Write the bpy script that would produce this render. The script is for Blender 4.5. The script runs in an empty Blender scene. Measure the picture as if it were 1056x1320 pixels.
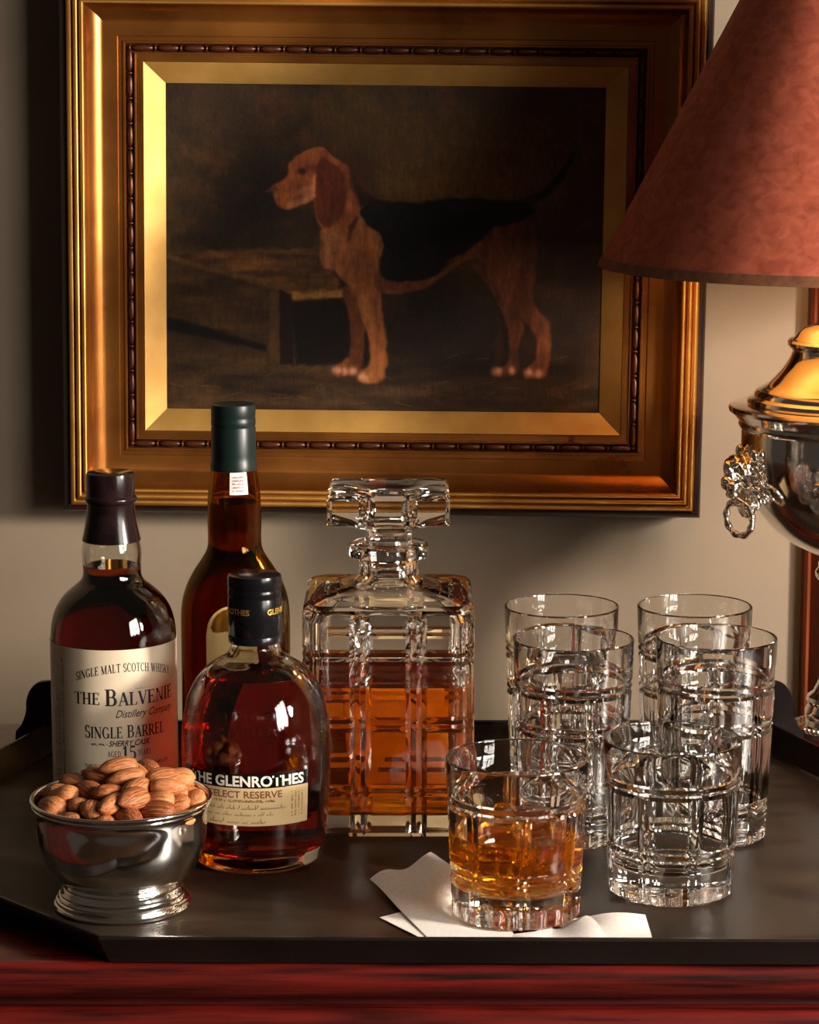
import bpy, bmesh, math, random
import numpy as np
from mathutils import Vector, Matrix, Euler
R = math.radians
PI = math.pi
scene = bpy.context.scene
COL = scene.collection

# ------------------------------------------------------------------ camera, world, lights, exposure
cam_d = bpy.data.cameras.new('camera'); cam = bpy.data.objects.new('camera', cam_d); COL.objects.link(cam)
cam_d.sensor_fit = 'VERTICAL'; cam_d.sensor_height = 24.0; cam_d.lens = 3500 / 1320 * 24.0
cam_d.clip_start = 0.05; cam_d.clip_end = 50
cam.location = (0, 0, 0.58); cam.rotation_euler = (R(90 - 9.8865), 0, 0)
scene.camera = cam

world = bpy.data.worlds.new('world'); scene.world = world; world.use_nodes = True
bg = world.node_tree.nodes['Background']
bg.inputs[0].default_value = (1.0, 0.80, 0.62, 1); bg.inputs[1].default_value = 0.045

def area(name, loc, target, sx, sy, power, col):
    l = bpy.data.lights.new(name, 'AREA'); l.shape = 'RECTANGLE'; l.size = sx; l.size_y = sy
    l.energy = power; l.color = col
    o = bpy.data.objects.new(name, l); COL.objects.link(o); o.location = loc
    o.rotation_euler = (Vector(target) - Vector(loc)).to_track_quat('-Z', 'Y').to_euler()
    return o
# daylight through the two windows in the right-hand wall: a narrow one beyond the table end, a paned one nearer the viewer
KEY_C = Vector((2.03, 0.88, 0.72)); PANE_C = Vector((2.03, -0.12, 0.92))
area('window_daylight', KEY_C, KEY_C + Vector((-1, .48, -.28)), 0.30, 0.40, 170, (1.0, 0.90, 0.78))
for i in range(3):
    for j in range(3):
        c = PANE_C + Vector((0, (i - 1) * 0.45, (j - 1) * 0.42))
        area('window_pane_daylight', c, c + Vector((-1, .35, -.1)), 0.41, 0.38, 10.5, (1.0, 0.93, 0.84))

vs = scene.view_settings
vs.view_transform = 'Standard'; vs.look = 'None'; vs.gamma = 1.0; vs.use_curve_mapping = False
vs.exposure = 0.0
cy = scene.cycles
cy.max_bounces = 28; cy.transmission_bounces = 26; cy.glossy_bounces = 8; cy.diffuse_bounces = 3
cy.transparent_max_bounces = 12; cy.volume_bounces = 0
cy.caustics_reflective = True; cy.caustics_refractive = True; cy.blur_glossy = 0.6
cy.sample_clamp_indirect = 25.0; cy.use_denoising = True

# ------------------------------------------------------------------ helpers
def lin(c):
    return tuple(((x / 255 + .055) / 1.055) ** 2.4 if x > 10 else x / 255 / 12.92 for x in c)

def mat(name, base=(.5, .5, .5), rough=.5, metal=0.0, spec=.5, trans=0.0, ior=1.5, coat=0.0, coat_rough=.05, sheen=0):
    m = bpy.data.materials.new(name); m.use_nodes = True
    b = m.node_tree.nodes['Principled BSDF']
    b.inputs['Base Color'].default_value = (*base, 1); b.inputs['Roughness'].default_value = rough
    b.inputs['Metallic'].default_value = metal; b.inputs['Specular IOR Level'].default_value = spec
    b.inputs['Transmission Weight'].default_value = trans; b.inputs['IOR'].default_value = ior
    b.inputs['Coat Weight'].default_value = coat; b.inputs['Coat Roughness'].default_value = coat_rough
    b.inputs['Sheen Weight'].default_value = sheen
    return m

def noise_col(m, c1, c2, scale=(1, 1, 1), nscale=8, detail=6, lo=.35, hi=.65, bump=0.0, rough_var=None, dist=0.0):
    nt = m.node_tree; b = nt.nodes['Principled BSDF']
    tc = nt.nodes.new('ShaderNodeTexCoord'); mp = nt.nodes.new('ShaderNodeMapping')
    mp.inputs['Scale'].default_value = scale
    n = nt.nodes.new('ShaderNodeTexNoise'); n.inputs['Scale'].default_value = nscale; n.inputs['Detail'].default_value = detail
    n.inputs['Distortion'].default_value = dist
    cr = nt.nodes.new('ShaderNodeValToRGB'); cr.color_ramp.elements[0].position = lo; cr.color_ramp.elements[1].position = hi
    cr.color_ramp.elements[0].color = (*c1, 1); cr.color_ramp.elements[1].color = (*c2, 1)
    L = nt.links.new
    L(tc.outputs['Object'], mp.inputs[0]); L(mp.outputs[0], n.inputs['Vector']); L(n.outputs['Fac'], cr.inputs[0]); L(cr.outputs[0], b.inputs['Base Color'])
    if bump:
        bp = nt.nodes.new('ShaderNodeBump'); bp.inputs['Strength'].default_value = bump; bp.inputs['Distance'].default_value = .001
        L(n.outputs['Fac'], bp.inputs['Height']); L(bp.outputs[0], b.inputs['Normal'])
    if rough_var:
        mr = nt.nodes.new('ShaderNodeMapRange'); mr.inputs[3].default_value = rough_var[0]; mr.inputs[4].default_value = rough_var[1]
        L(n.outputs['Fac'], mr.inputs[0]); L(mr.outputs[0], b.inputs['Roughness'])
    return m

def glass(name, col=(1, 1, 1), ior=1.52, absorb=None, density=0.0):
    m = bpy.data.materials.new(name); m.use_nodes = True; nt = m.node_tree
    for n in list(nt.nodes):
        nt.nodes.remove(n)
    out = nt.nodes.new('ShaderNodeOutputMaterial'); g = nt.nodes.new('ShaderNodeBsdfGlass')
    g.inputs['Color'].default_value = (*col, 1); g.inputs['Roughness'].default_value = 0.0; g.inputs['IOR'].default_value = ior
    nt.links.new(g.outputs[0], out.inputs['Surface'])
    if absorb:
        v = nt.nodes.new('ShaderNodeVolumeAbsorption'); v.inputs['Color'].default_value = (*absorb, 1); v.inputs['Density'].default_value = density
        nt.links.new(v.outputs[0], out.inputs['Volume'])
    return m

def tag(o, label=None, cat=None, group=None, kind=None):
    if label: o['label'] = label
    if cat: o['category'] = cat
    if group: o['group'] = group
    if kind: o['kind'] = kind
    return o

def empty(name, loc=(0, 0, 0), rz=0):
    o = bpy.data.objects.new(name, None); COL.objects.link(o); o.location = loc; o.rotation_euler = (0, 0, rz)
    o.empty_display_size = .02
    return o

def link(name, me, parent=None, loc=(0, 0, 0), rot=(0, 0, 0)):
    o = bpy.data.objects.new(name, me); COL.objects.link(o); o.location = loc; o.rotation_euler = rot
    if parent: o.parent = parent
    return o

def mesh(name, verts, faces, m, smooth=True, sharp=35, fix=True):
    me = bpy.data.meshes.new(name); me.from_pydata([tuple(v) for v in verts], [], faces)
    if fix:
        bm = bmesh.new(); bm.from_mesh(me)
        bmesh.ops.remove_doubles(bm, verts=bm.verts, dist=1e-6)
        bmesh.ops.recalc_face_normals(bm, faces=bm.faces); bm.to_mesh(me); bm.free()
    if smooth:
        me.polygons.foreach_set('use_smooth', [True] * len(me.polygons)); me.set_sharp_from_angle(angle=R(sharp))
    me.materials.append(m); me.update()
    return me

def obj(name, verts, faces, m, parent=None, loc=(0, 0, 0), rot=(0, 0, 0), **k):
    return link(name, mesh(name, verts, faces, m, **k), parent, loc, rot)

def grid_rows(rows, cap0=True, cap1=True, wrap=True):
    """rows of equal length -> verts, faces; ends capped with a fan"""
    n = len(rows[0]); V = [p for r in rows for p in r]; F = []
    for i in range(len(rows) - 1):
        for j in range(n if wrap else n - 1):
            k = (j + 1) % n
            F.append((i * n + j, i * n + k, (i + 1) * n + k, (i + 1) * n + j))
    for cap, r in ((cap0, 0), (cap1, len(rows) - 1)):
        if cap:
            c = np.mean(np.array(rows[r]), axis=0); V.append(tuple(c)); ci = len(V) - 1
            for j in range(n):
                F.append((r * n + j, r * n + (j + 1) % n, ci))
    return V, F

def lathe(prof, seg=64, cap0=True, cap1=True):
    rows = [[(r * math.cos(2 * PI * j / seg), r * math.sin(2 * PI * j / seg), z) for j in range(seg)] for r, z in prof]
    return grid_rows(rows, cap0, cap1)

def smooth_prof(pts, n=6):
    """Catmull-Rom through the points"""
    out = []
    P = [pts[0]] + list(pts) + [pts[-1]]
    for i in range(1, len(P) - 2):
        p0, p1, p2, p3 = (np.array(P[i + k], float) for k in (-1, 0, 1, 2))
        for t in np.linspace(0, 1, n, endpoint=False):
            out.append(tuple(.5 * ((2 * p1) + (-p0 + p2) * t + (2 * p0 - 5 * p1 + 4 * p2 - p3) * t * t + (-p0 + 3 * p1 - 3 * p2 + p3) * t ** 3)))
    out.append(tuple(pts[-1]))
    return out

def box(x0, x1, y0, y1, z0, z1):
    V = [(x, y, z) for x in (x0, x1) for y in (y0, y1) for z in (z0, z1)]
    F = [(0, 1, 3, 2), (4, 6, 7, 5), (0, 4, 5, 1), (2, 3, 7, 6), (0, 2, 6, 4), (1, 5, 7, 3)]
    return V, F

def extrude_x(prof, x0, x1):
    """closed (y,z) profile extruded along x"""
    n = len(prof)
    V = [(x0, y, z) for y, z in prof] + [(x1, y, z) for y, z in prof]
    F = [(i, (i + 1) % n, n + (i + 1) % n, n + i) for i in range(n)] + [tuple(range(n)), tuple(range(2 * n - 1, n - 1, -1))]
    return V, F

def torus(Rm, r, seg=48, rs=12, bump=None):
    rows = []
    for i in range(seg):
        a = 2 * PI * i / seg; rr = r * (1 + (bump(a) if bump else 0))
        rows.append([((Rm + rr * math.cos(b)) * math.cos(a), (Rm + rr * math.cos(b)) * math.sin(a), rr * math.sin(b)) for b in (2 * PI * j / rs for j in range(rs))])
    rows.append(rows[0])
    return grid_rows(rows, False, False)

# ------------------------------------------------------------------ materials
M = {}
M['wall'] = noise_col(mat('plaster_wall', rough=.85, spec=.2), lin((126, 111, 94)), lin((139, 123, 104)), nscale=5, detail=5, lo=.3, hi=.7, bump=.05)
M['casing'] = noise_col(mat('red_brown_wood', rough=.35), lin((62, 24, 12)), lin((122, 56, 28)), scale=(14, 14, .8), nscale=6, detail=8, lo=.3, hi=.7)
M['mahogany'] = noise_col(mat('mahogany', rough=.3, coat=.5, coat_rough=.15), lin((20, 4, 3)), lin((104, 23, 17)), scale=(1.6, 26, 30), nscale=7, detail=9, lo=.28, hi=.76, bump=.12)
M['lacquer'] = noise_col(mat('black_lacquer', rough=.3, spec=.3), (.006, .004, .004), (.013, .009, .007), nscale=9, detail=6)
M['tray_floor'] = noise_col(mat('worn_tray_floor', rough=.35, spec=.14), (.015, .009, .006), (.046, .031, .020), scale=(1, 2.2, 1), nscale=14, detail=9, lo=.3, hi=.75, bump=.12, rough_var=(.22, .5))
M['silver'] = mat('polished_silver', (.86, .83, .78), .09, 1.0)
M['silver'] = noise_col(M['silver'], (.80, .77, .72), (.9, .87, .82), nscale=20, detail=4, rough_var=(.06, .14))
M['silver_old'] = noise_col(mat('antiqued_silver', (.8, .77, .7), .16, 1.0), (.42, .37, .30), (.90, .86, .78), nscale=90, detail=2, lo=.3, hi=.5, bump=.1)
M['gilt'] = noise_col(mat('gilding', rough=.36, metal=.75), lin((186, 128, 56)), lin((214, 158, 78)), nscale=16, detail=6, rough_var=(.28, .48))
M['gilt_red'] = noise_col(mat('rubbed_red_gilding', rough=.30, metal=.8), lin((132, 78, 32)), lin((172, 110, 48)), nscale=12, detail=6, rough_var=(.22, .36))
M['gilt_dark'] = noise_col(mat('aged_dark_gilding', rough=.4, metal=.5), lin((58, 28, 14)), lin((96, 52, 26)), nscale=30, detail=6)
M['slip'] = noise_col(mat('gold_leaf_slip', rough=.52, metal=.5), lin((182, 136, 66)), lin((204, 158, 84)), nscale=22, detail=6)
M['frame_black'] = noise_col(mat('ebonised_frame_edge', rough=.4), lin((22, 9, 6)), lin((46, 18, 11)), scale=(2, 2, 2), nscale=12)
M['crystal'] = glass('lead_crystal', (.985, .985, .98), 1.53)
M['clear_glass'] = glass('clear_bottle_glass', (.97, .97, .95), 1.5)
M['brown_glass'] = glass('brown_bottle_glass', (.74, .55, .25), 1.5)
def spirit(name, r, g, b, haze=0, hc=(.95, .33, .03)):                              # absorption per metre
    d = max(r, g, b); m = glass(name, (1, 1, 1), 1.36, (1 - r / d, 1 - g / d, 0.0 if b == d else 1 - b / d), d)
    if haze:                                             # orange translucence mixed in to brighten the spirit, standing in for light through it
        nt = m.node_tree; o = nt.nodes['Material Output']; g_ = nt.nodes['Glass BSDF']; mx = nt.nodes.new('ShaderNodeMixShader'); mx.inputs[0].default_value = haze
        tr = nt.nodes.new('ShaderNodeBsdfTranslucent'); tr.inputs[0].default_value = (*hc, 1)
        nt.links.new(g_.outputs[0], mx.inputs[1]); nt.links.new(tr.outputs[0], mx.inputs[2]); nt.links.new(mx.outputs[0], o.inputs['Surface'])
    return m
M['whisky'] = spirit('amber_whisky', .2, 13, 70, .16, (1, .26, .01))
M['whisky_pour'] = spirit('golden_amber_whisky', .2, 13, 70, .22, (1, .34, .02))
M['whisky_dark'] = spirit('dark_sherried_whisky', 14, 60, 110)
M['whisky_deep'] = spirit('deep_brown_whisky', 24, 80, 120)
M['whisky_red'] = spirit('red_amber_whisky', 8, 42, 100)
M['ice'] = glass('ice', (.97, .97, .97), 1.31)
M['cap_green'] = mat('dark_green_capsule', (.006, .014, .012), .35, 0, .3)
M['cap_black'] = mat('black_capsule', (.005, .0045, .006), .2, 0, .3)
M['cap_brown'] = noise_col(mat('black_brown_wax_capsule', rough=.18, spec=.3), (.006, .003, .0035), (.018, .008, .008), nscale=60)
M['paper_cream'] = noise_col(mat('cream_paper', rough=.45, coat=.15), lin((206, 188, 160)), lin((216, 198, 172)), nscale=30)
M['paper_tan'] = noise_col(mat('tan_paper', rough=.5), lin((206, 176, 126)), lin((220, 192, 144)), nscale=30)
M['paper_yellow'] = noise_col(mat('aged_yellow_paper', rough=.55), lin((196, 164, 104)), lin((208, 178, 122)), nscale=30)
M['paper_white'] = noise_col(mat('tax_stamp_paper', rough=.6), lin((232, 214, 206)), lin((238, 222, 214)), nscale=60)
M['ink'] = mat('black_ink', (.012, .009, .010), .5)
M['ink_brown'] = mat('brown_ink', lin((120, 62, 22)), .5)
M['ink_red'] = mat('red_ink', lin((190, 70, 70)), .5)
M['ink_gold'] = mat('gold_ink', lin((190, 150, 70)), .35, .7)
M['ink_white'] = mat('white_ink', lin((236, 228, 214)), .5)
M['linen'] = noise_col(mat('white_linen', rough=.9, spec=.2, sheen=.2), lin((226, 214, 206)), lin((236, 226, 218)), scale=(1, 1, 1), nscale=400, bump=.1)

# ================================================================== the room
WALL_Y = 2.475
w = obj('wall_back', *box(-2.2, 2.2, WALL_Y, WALL_Y + .12, -.9, 1.7), M['wall'], smooth=False); tag(w, kind='structure')
wr = obj('wall_right', *box(2.06, 2.18, -1.0, WALL_Y, -.9, 1.7), M['wall'], smooth=False); tag(wr, kind='structure')
M['floorwood'] = noise_col(mat('dark_floorboards', rough=.4), lin((40, 24, 14)), lin((74, 46, 28)), scale=(1, 10, 1), nscale=3)
tag(obj('floor', *box(-2.2, 2.18, -1.0, WALL_Y + .1, -.95, -.9), M['floorwood'], smooth=False), kind='structure')
M['white_paint'] = noise_col(mat('white_paint', rough=.5), (.6, .57, .52), (.66, .63, .58), nscale=9)
def window(name, c, wy, hz, nyy, nzz):
    parts = []
    for k in range(nyy + 1):
        y = c.y - wy / 2 + wy * k / nyy; parts.append(box(2.035, 2.0605, y - .012, y + .012, c.z - hz / 2 - .02, c.z + hz / 2 + .02))
    for k in range(nzz + 1):
        z = c.z - hz / 2 + hz * k / nzz; parts.append(box(2.036, 2.0602, c.y - wy / 2 - .02, c.y + wy / 2 + .02, z - .012, z + .012))
    V, F = [], []
    for v, f in parts:
        b = len(V); V += v; F += [tuple(i + b for i in q) for q in f]
    tag(obj(name, V, F, M['white_paint'], smooth=False, fix=False), kind='structure')
window('window_1', KEY_C, .36, .46, 1, 1); window('window_2', PANE_C, 1.35, 1.26, 3, 3)
# wooden door casing at the right end of the wall
cas = [(WALL_Y, 0), (WALL_Y - .012, .001), (WALL_Y - .014, .004), (WALL_Y - .010, .008), (WALL_Y - .016, .012), (WALL_Y - .022, .020), (WALL_Y - .022, .085), (WALL_Y - .028, .092), (WALL_Y - .028, .120), (WALL_Y, .120)]
n = len(cas)
V = [(.364 + x, y, z) for z in (-.9, 1.7) for y, x in cas]
F = [(i, (i + 1) % n, n + (i + 1) % n, n + i) for i in range(n)] + [tuple(range(n)), tuple(range(2 * n - 1, n - 1, -1))]
tag(obj('trim_1', V, F, M['casing'], sharp=30), kind='structure')

# ================================================================== table
tb = empty('console_table', (0, 2.0, -.9))
tag(tb, 'red-brown mahogany console table with a moulded front edge under the tray', 'table')
def tpart(name, prof, x0=-.75, x1=.75, m='mahogany'):
    V, F = extrude_x(prof, x0, x1); V = [(x, y - 2.0, z + .9) for x, y, z in V]
    return obj(name, V, F, M[m], tb, sharp=40)
TZ = -.002
arc = [(1.6665 - .0105 * math.sin(a) , TZ - .0125 + .0125 * math.cos(a)) for a in np.linspace(0, PI, 12)]
tpart('table_top', [(2.275, TZ)] + arc + [(1.672, TZ - .026), (2.275, TZ - .026)])
arc2 = [(1.662 - .008 * math.sin(a), TZ - .044 + .013 * math.cos(a)) for a in np.linspace(0, PI, 10)]
tpart('edge_moulding', [(2.272, TZ - .0262), (1.672, TZ - .0262), (1.670, TZ - .031)] + arc2 + [(1.668, TZ - .060), (2.272, TZ - .060)], -.745, .745)
tpart('apron', [(2.262, TZ - .0602), (1.69, TZ - .0602), (1.69, TZ - .15), (2.262, TZ - .15)], -.73, .73)
for sx in (-1, 1):
    for sy in (1.715, 2.24):
        prof = smooth_prof([(.022, .0), (.018, .05), (.027, .12), (.020, .20), (.024, .45), (.030, .66), (.032, .76)], 4)
        obj('leg', *lathe(prof, 20), M['mahogany'], tb, (sx * .69, sy - 2.0, 0))

# ================================================================== tray
tray = empty('serving_tray', (0, 1.95, TZ))
tag(tray, 'black lacquered serving tray with clipped corners, low flared rim and scrolled back gallery', 'tray')
def offset_poly(P, d):
    out = []; n = len(P)
    for i in range(n):
        a, b, c = Vector(P[i - 1]), Vector(P[i]), Vector(P[(i + 1) % n])
        e1 = (b - a).normalized(); e2 = (c - b).normalized(); n1 = Vector((e1.y, -e1.x)); n2 = Vector((e2.y, -e2.x))
        bis = (n1 + n2).normalized(); out.append(tuple(b + bis * d / max(.3, bis.dot(n1))))
    return out
top = [(-.1962, 1.6525), (.270, 1.6475), (.347, 1.728), (.347, 2.075), (.302, 2.190), (-.302, 2.190), (-.347, 2.055), (-.347, 1.815)]
P0 = offset_poly(top, -.013)
rows = []
for d, z in ((-.016, 0.0), (-.013, .0008), (-.003, .0155), (-.0004, .0176), (.0018, .0176), (.0024, .016), (.001, .014), (-.009, .000), (-.0095, TZ)):
    rows.append([(x, y - 1.95, max(.0001, z * 1.08 - TZ - .0002)) for x, y in offset_poly(top, d)])
V, F = grid_rows(rows, False, False)
obj('rim', V, F, M['lacquer'], tray, sharp=25)
fl = offset_poly(top, -.0155)
V = [(x, y - 1.95, -.0002 - TZ) for x, y in fl] + [(x, y - 1.95, 0.0) for x, y in fl]; k = len(fl)
F = [tuple(range(k)), tuple(range(2 * k - 1, k - 1, -1))] + [(i, (i + 1) % k, k + (i + 1) % k, k + i) for i in range(k)]
obj('tray_floor', V, F, M['tray_floor'], tray, smooth=False)
# scrolled gallery standing on the back rim
pts = [(-.318, .002), (-.3175, .013), (-.313, .019), (-.309, .030), (-.3085, .040), (-.305, .049), (-.299, .0545), (-.290, .056), (-.272, .0555), (-.258, .048), (-.248, .034), (-.238, .0255), (-.22, .0225), (-.15, .0217)]
sp = smooth_prof(pts, 4)
outline = sp + [(-x, z) for x, z in reversed(sp)]
n = len(outline)
V = []
for y in (2.1905, 2.1955):
    V += [(x * 1.03, y - 1.95, z - TZ) for x, z in outline] + [(x * 1.03, y - 1.95, .0005 - TZ) for x, z in outline]
F = []
for i in range(n - 1):
    F += [(i, i + 1, n + i + 1, n + i), (2 * n + i, 3 * n + i, 3 * n + i + 1, 2 * n + i + 1), (i, 2 * n + i, 2 * n + i + 1, i + 1), (n + i, n + i + 1, 3 * n + i + 1, 3 * n + i)]
F += [(0, n, 3 * n, 2 * n), (n - 1, 3 * n - 1, 4 * n - 1, 2 * n - 1)]
obj('gallery', V, F, M['lacquer'], tray, sharp=30)

# ================================================================== framed painting
PW, PH = .3935, .293
pic = empty('framed_painting', (-.0241, 2.450, .3929 - PH / 2))
pic.rotation_euler = (0, R(.62), 0)
tag(pic, 'oil painting of a standing hound in a wide gilded frame hung on the wall', 'picture')
def frame_ring(name, prof, m, sharp=35):
    """prof: (d outward from the canvas edge, h toward the viewer); mitred all round"""
    rows = []
    for d, h in prof:
        x, z0, z1 = PW / 2 + d, -d, PH + d
        rows.append([(-x, -h, z0), (x, -h, z0), (x, -h, z1), (-x, -h, z1)])
    V, F = grid_rows(rows + [rows[0]], False, False)
    me = mesh(name, V, F, M[m], sharp=sharp)
    return link(name, me, pic)
mm = .001
frame_ring('gilt_slip', [(-.0 * mm, -4 * mm), (-.2 * mm, 1.0 * mm), (.6 * mm, 1.6 * mm), (18.4 * mm, 12.5 * mm), (18.8 * mm, -4 * mm)], 'slip')
frame_ring('inner_fillet', [(18.8 * mm, -5 * mm), (18.8 * mm, 12.6 * mm), (19.8 * mm, 12.8 * mm), (24.8 * mm, 12.2 * mm), (25.2 * mm, 13.6 * mm), (26.4 * mm, 13.6 * mm), (26.8 * mm, -5 * mm)], 'gilt_red')
frame_ring('bead_channel', [(26.7 * mm, -5 * mm), (26.7 * mm, 8.5 * mm), (34.2 * mm, 8.5 * mm), (34.3 * mm, -5 * mm)], 'gilt_dark')
cove = [(34.2, -5), (34.2, 14.2), (34.8, 15), (36.2, 15), (36.8, 14), (40.5, 14), (41.2, 15.2)]
for a in np.linspace(0, PI / 2, 12):
    cove.append((42.0 + 26 * math.sin(a), 15.4 + 19 * (1 - math.cos(a)) * .98))
cove += [(68.6, 34.6), (68.6, -5)]
frame_ring('gilt_cove', [(d * mm, h * mm) for d, h in cove], 'gilt_red', 25)
rib = [(68.5, -5), (68.5, 33.5)]
for c, wd, tp in ((70.6, 2.0, 36.0), (76.2, 2.3, 35.0), (81.8, 2.5, 32.5)):
    for a in np.linspace(PI, 0, 9):
        rib.append((c + wd * math.cos(a), tp - 2.4 + 2.6 * math.sin(a)))
    rib.append((c + wd + .5, tp - 4.6))
rib += [(85.4, 26), (85.4, -5)]
frame_ring('gilt_ribs', [(d * mm, h * mm) for d, h in rib], 'gilt', 30)
frame_ring('ebonised_edge', [(85.2 * mm, -24.8 * mm), (85.2 * mm, 26 * mm), (86.5 * mm, 27 * mm), (90 * mm, 24.5 * mm), (92.2 * mm, 20 * mm), (92.6 * mm, 10 * mm), (93.4 * mm, 4 * mm), (93.4 * mm, -24.8 * mm)], 'frame_black', 40)
# beads: elongated olives in the channel
prof = [(0.0004, -.0098), (.0016, -.0088), (.0027, -.006), (.0031, 0), (.0027, .006), (.0016, .0088), (.0004, .0098)]
bead_me = mesh('bead', *lathe(prof, 10), M['gilt_dark'], sharp=60)
spacer_me = mesh('bead_spacer', *lathe([(.0004, -.0012), (.0024, -.0010), (.0029, 0), (.0024, .001), (.0004, .0012)], 10), M['gilt_dark'], sharp=60)
dm = 30.5 * mm
def beads(a, b, rot):
    L_ = (b - a).length; k = max(2, round(L_ / .0222)); st = (b - a) / k
    for i in range(k):
        link('bead', bead_me, pic, a + st * (i + .5), rot)
        link('bead_spacer', spacer_me, pic, a + st * i, rot)
x, z0, z1 = PW / 2 + dm, -dm, PH + dm; yy = -.0105
beads(Vector((-x, yy, z1)), Vector((x, yy, z1)), (0, PI / 2, 0)); beads(Vector((-x, yy, z0)), Vector((x, yy, z0)), (0, PI / 2, 0))
beads(Vector((-x, yy, z0)), Vector((-x, yy, z1)), (0, 0, 0)); beads(Vector((x, yy, z0)), Vector((x, yy, z1)), (0, 0, 0))

# ---- the painted canvas: paint laid on point by point (soft-edged shapes over a mottled ground)
NX, NZ = 430, 320
gx, gz = np.meshgrid(np.linspace(0, 1, NX), np.linspace(0, 1, NZ))      # v runs downward from the top
PX = 212 + gx * (570 - 14 * gz); PY = 107 + gz * 422 + gx * 3
rng = np.random.default_rng(7)
def vnoise(px, py, sx, sy, seed):
    r = np.random.default_rng(seed); T = r.random((64, 64))
    fx, fy = px / sx, py / sy; ix, iy = np.floor(fx).astype(int), np.floor(fy).astype(int)
    tx, ty = fx - ix, fy - iy; tx, ty = tx * tx * (3 - 2 * tx), ty * ty * (3 - 2 * ty)
    g = lambda a, b: T[a % 64, b % 64]
    return (g(ix, iy) * (1 - tx) + g(ix + 1, iy) * tx) * (1 - ty) + (g(ix, iy + 1) * (1 - tx) + g(ix + 1, iy + 1) * tx) * ty
def fbm(sx, sy, seed):
    return sum(vnoise(PX + 37 * k, PY + 11 * k, sx / 2 ** k, sy / 2 ** k, seed + k) * .5 ** (k + 1) for k in range(4)) / .9375
IMG = np.zeros((NZ, NX, 3))
def S(c): return np.array(c, float)
def over(alpha, c):
    global IMG
    c = c if isinstance(c, np.ndarray) and c.ndim == 3 else S(c)[None, None, :]
    IMG = IMG * (1 - alpha[..., None]) + c * alpha[..., None]
def sdf(poly):
    P = np.array(poly, float); d = np.full(PX.shape, 1e9); inside = np.zeros(PX.shape, bool)
    for i in range(len(P)):
        a, b = P[i - 1], P[i]; e = b - a
        t = np.clip(((PX - a[0]) * e[0] + (PY - a[1]) * e[1]) / (e @ e + 1e-9), 0, 1)
        d = np.minimum(d, np.hypot(PX - a[0] - t * e[0], PY - a[1] - t * e[1]))
        cond = (a[1] > PY) != (b[1] > PY)
        with np.errstate(divide='ignore', invalid='ignore'):
            xi = a[0] + (PY - a[1]) * e[0] / (e[1] if e[1] else 1e-9)
        inside ^= cond & (PX < xi)
    return np.where(inside, -d, d)
def shape(poly, c, soft=3.0, wob=2.0, op=1.0):
    d = sdf(poly) + (vnoise(PX, PY, 9, 9, 91) - .5) * 2 * wob
    over(np.clip(.5 - d / soft, 0, 1) * op, c)
def cr(pts):                                             # coordinates noted on an enlarged detail
    return [(320 + x / 2.514, 160 + y / 2.514) for x, y in pts]
def closed(pts, n=4):
    P = [np.array(p, float) for p in pts]; k = len(P); out = []
    for i in range(k):
        p0, p1, p2, p3 = P[i - 1], P[i], P[(i + 1) % k], P[(i + 2) % k]
        for t in np.linspace(0, 1, n, endpoint=False):
            out.append(.5 * ((2 * p1) + (-p0 + p2) * t + (2 * p0 - 5 * p1 + 4 * p2 - p3) * t * t + (-p0 + 3 * p1 - 3 * p2 + p3) * t ** 3))
    return out
def blob(x, y, rx, ry, c, op=1.0, rot=0):
    ca, sa = math.cos(rot), math.sin(rot); u = (PX - x) * ca + (PY - y) * sa; v = -(PX - x) * sa + (PY - y) * ca
    over(np.exp(-((u / rx) ** 2 + (v / ry) ** 2) ** 1.2) * op, c)
n1, n2, n3 = fbm(90, 70, 1), fbm(26, 22, 20), fbm(8, 30, 40)
mix = lambda a, b, t: S(a)[None, None, :] * (1 - t[..., None]) + S(b)[None, None, :] * t[..., None]
IMG = mix((24, 14, 9), (54, 38, 17), np.clip(n1 * 1.6 - .25 + (n2 - .5) * .8, 0, 1))
blob(600, 190, 180, 80, (70, 47, 19), .8); blob(560, 238, 140, 24, (84, 55, 19), .7); blob(280, 150, 60, 60, (46, 30, 12), .5)
blob(330, 260, 70, 70, (14, 8, 6), .7); blob(745, 330, 60, 120, (24, 12, 8), .7)
over(np.clip((n2 - .6) * 3, 0, .35), (62, 30, 14))
# ground
ga = np.clip((PY - 430) / 40, 0, 1); over(ga, mix((24, 15, 8), (60, 40, 20), np.clip(fbm(60, 14, 60) * 1.7 - .35, 0, 1)))
blob(610, 470, 120, 18, (12, 7, 5), .7); blob(560, 420, 130, 50, (14, 8, 5), .8)
# the straw-topped crate
shape([(212, 326), (330, 320), (418, 317), (440, 380), (372, 388), (352, 370)], mix((40, 23, 11), (92, 56, 23), np.clip(fbm(34, 8, 140) * 1.5 - .25, 0, 1)), 5, 3)
shape([(371, 376), (440, 371), (441, 382), (376, 387)], mix((90, 60, 22), (132, 92, 36), n3), 5, 3)
shape([(370, 388), (440, 384), (480, 400), (480, 470), (380, 470)], (14, 8, 5), 6, 2)
shape([(208, 328), (350, 366), (358, 376), (358, 468), (342, 466), (340, 442), (208, 404)], mix((30, 18, 9), (60, 39, 17), np.clip(fbm(40, 12, 150) * 1.4 - .2, 0, 1)), 4, 2)
shape([(208, 326), (350, 364), (359, 374), (350, 372), (208, 332)], (78, 52, 24), 4, 1, .6); shape([(346, 376), (359, 376), (359, 466), (344, 466)], (66, 42, 20), 4, 1, .6)
shape([(358, 372), (373, 378), (375, 470), (358, 470)], (20, 10, 6), 3, 1)
shape([(208, 406), (340, 446), (340, 452), (208, 424)], (10, 6, 4), 5, 1)
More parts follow.
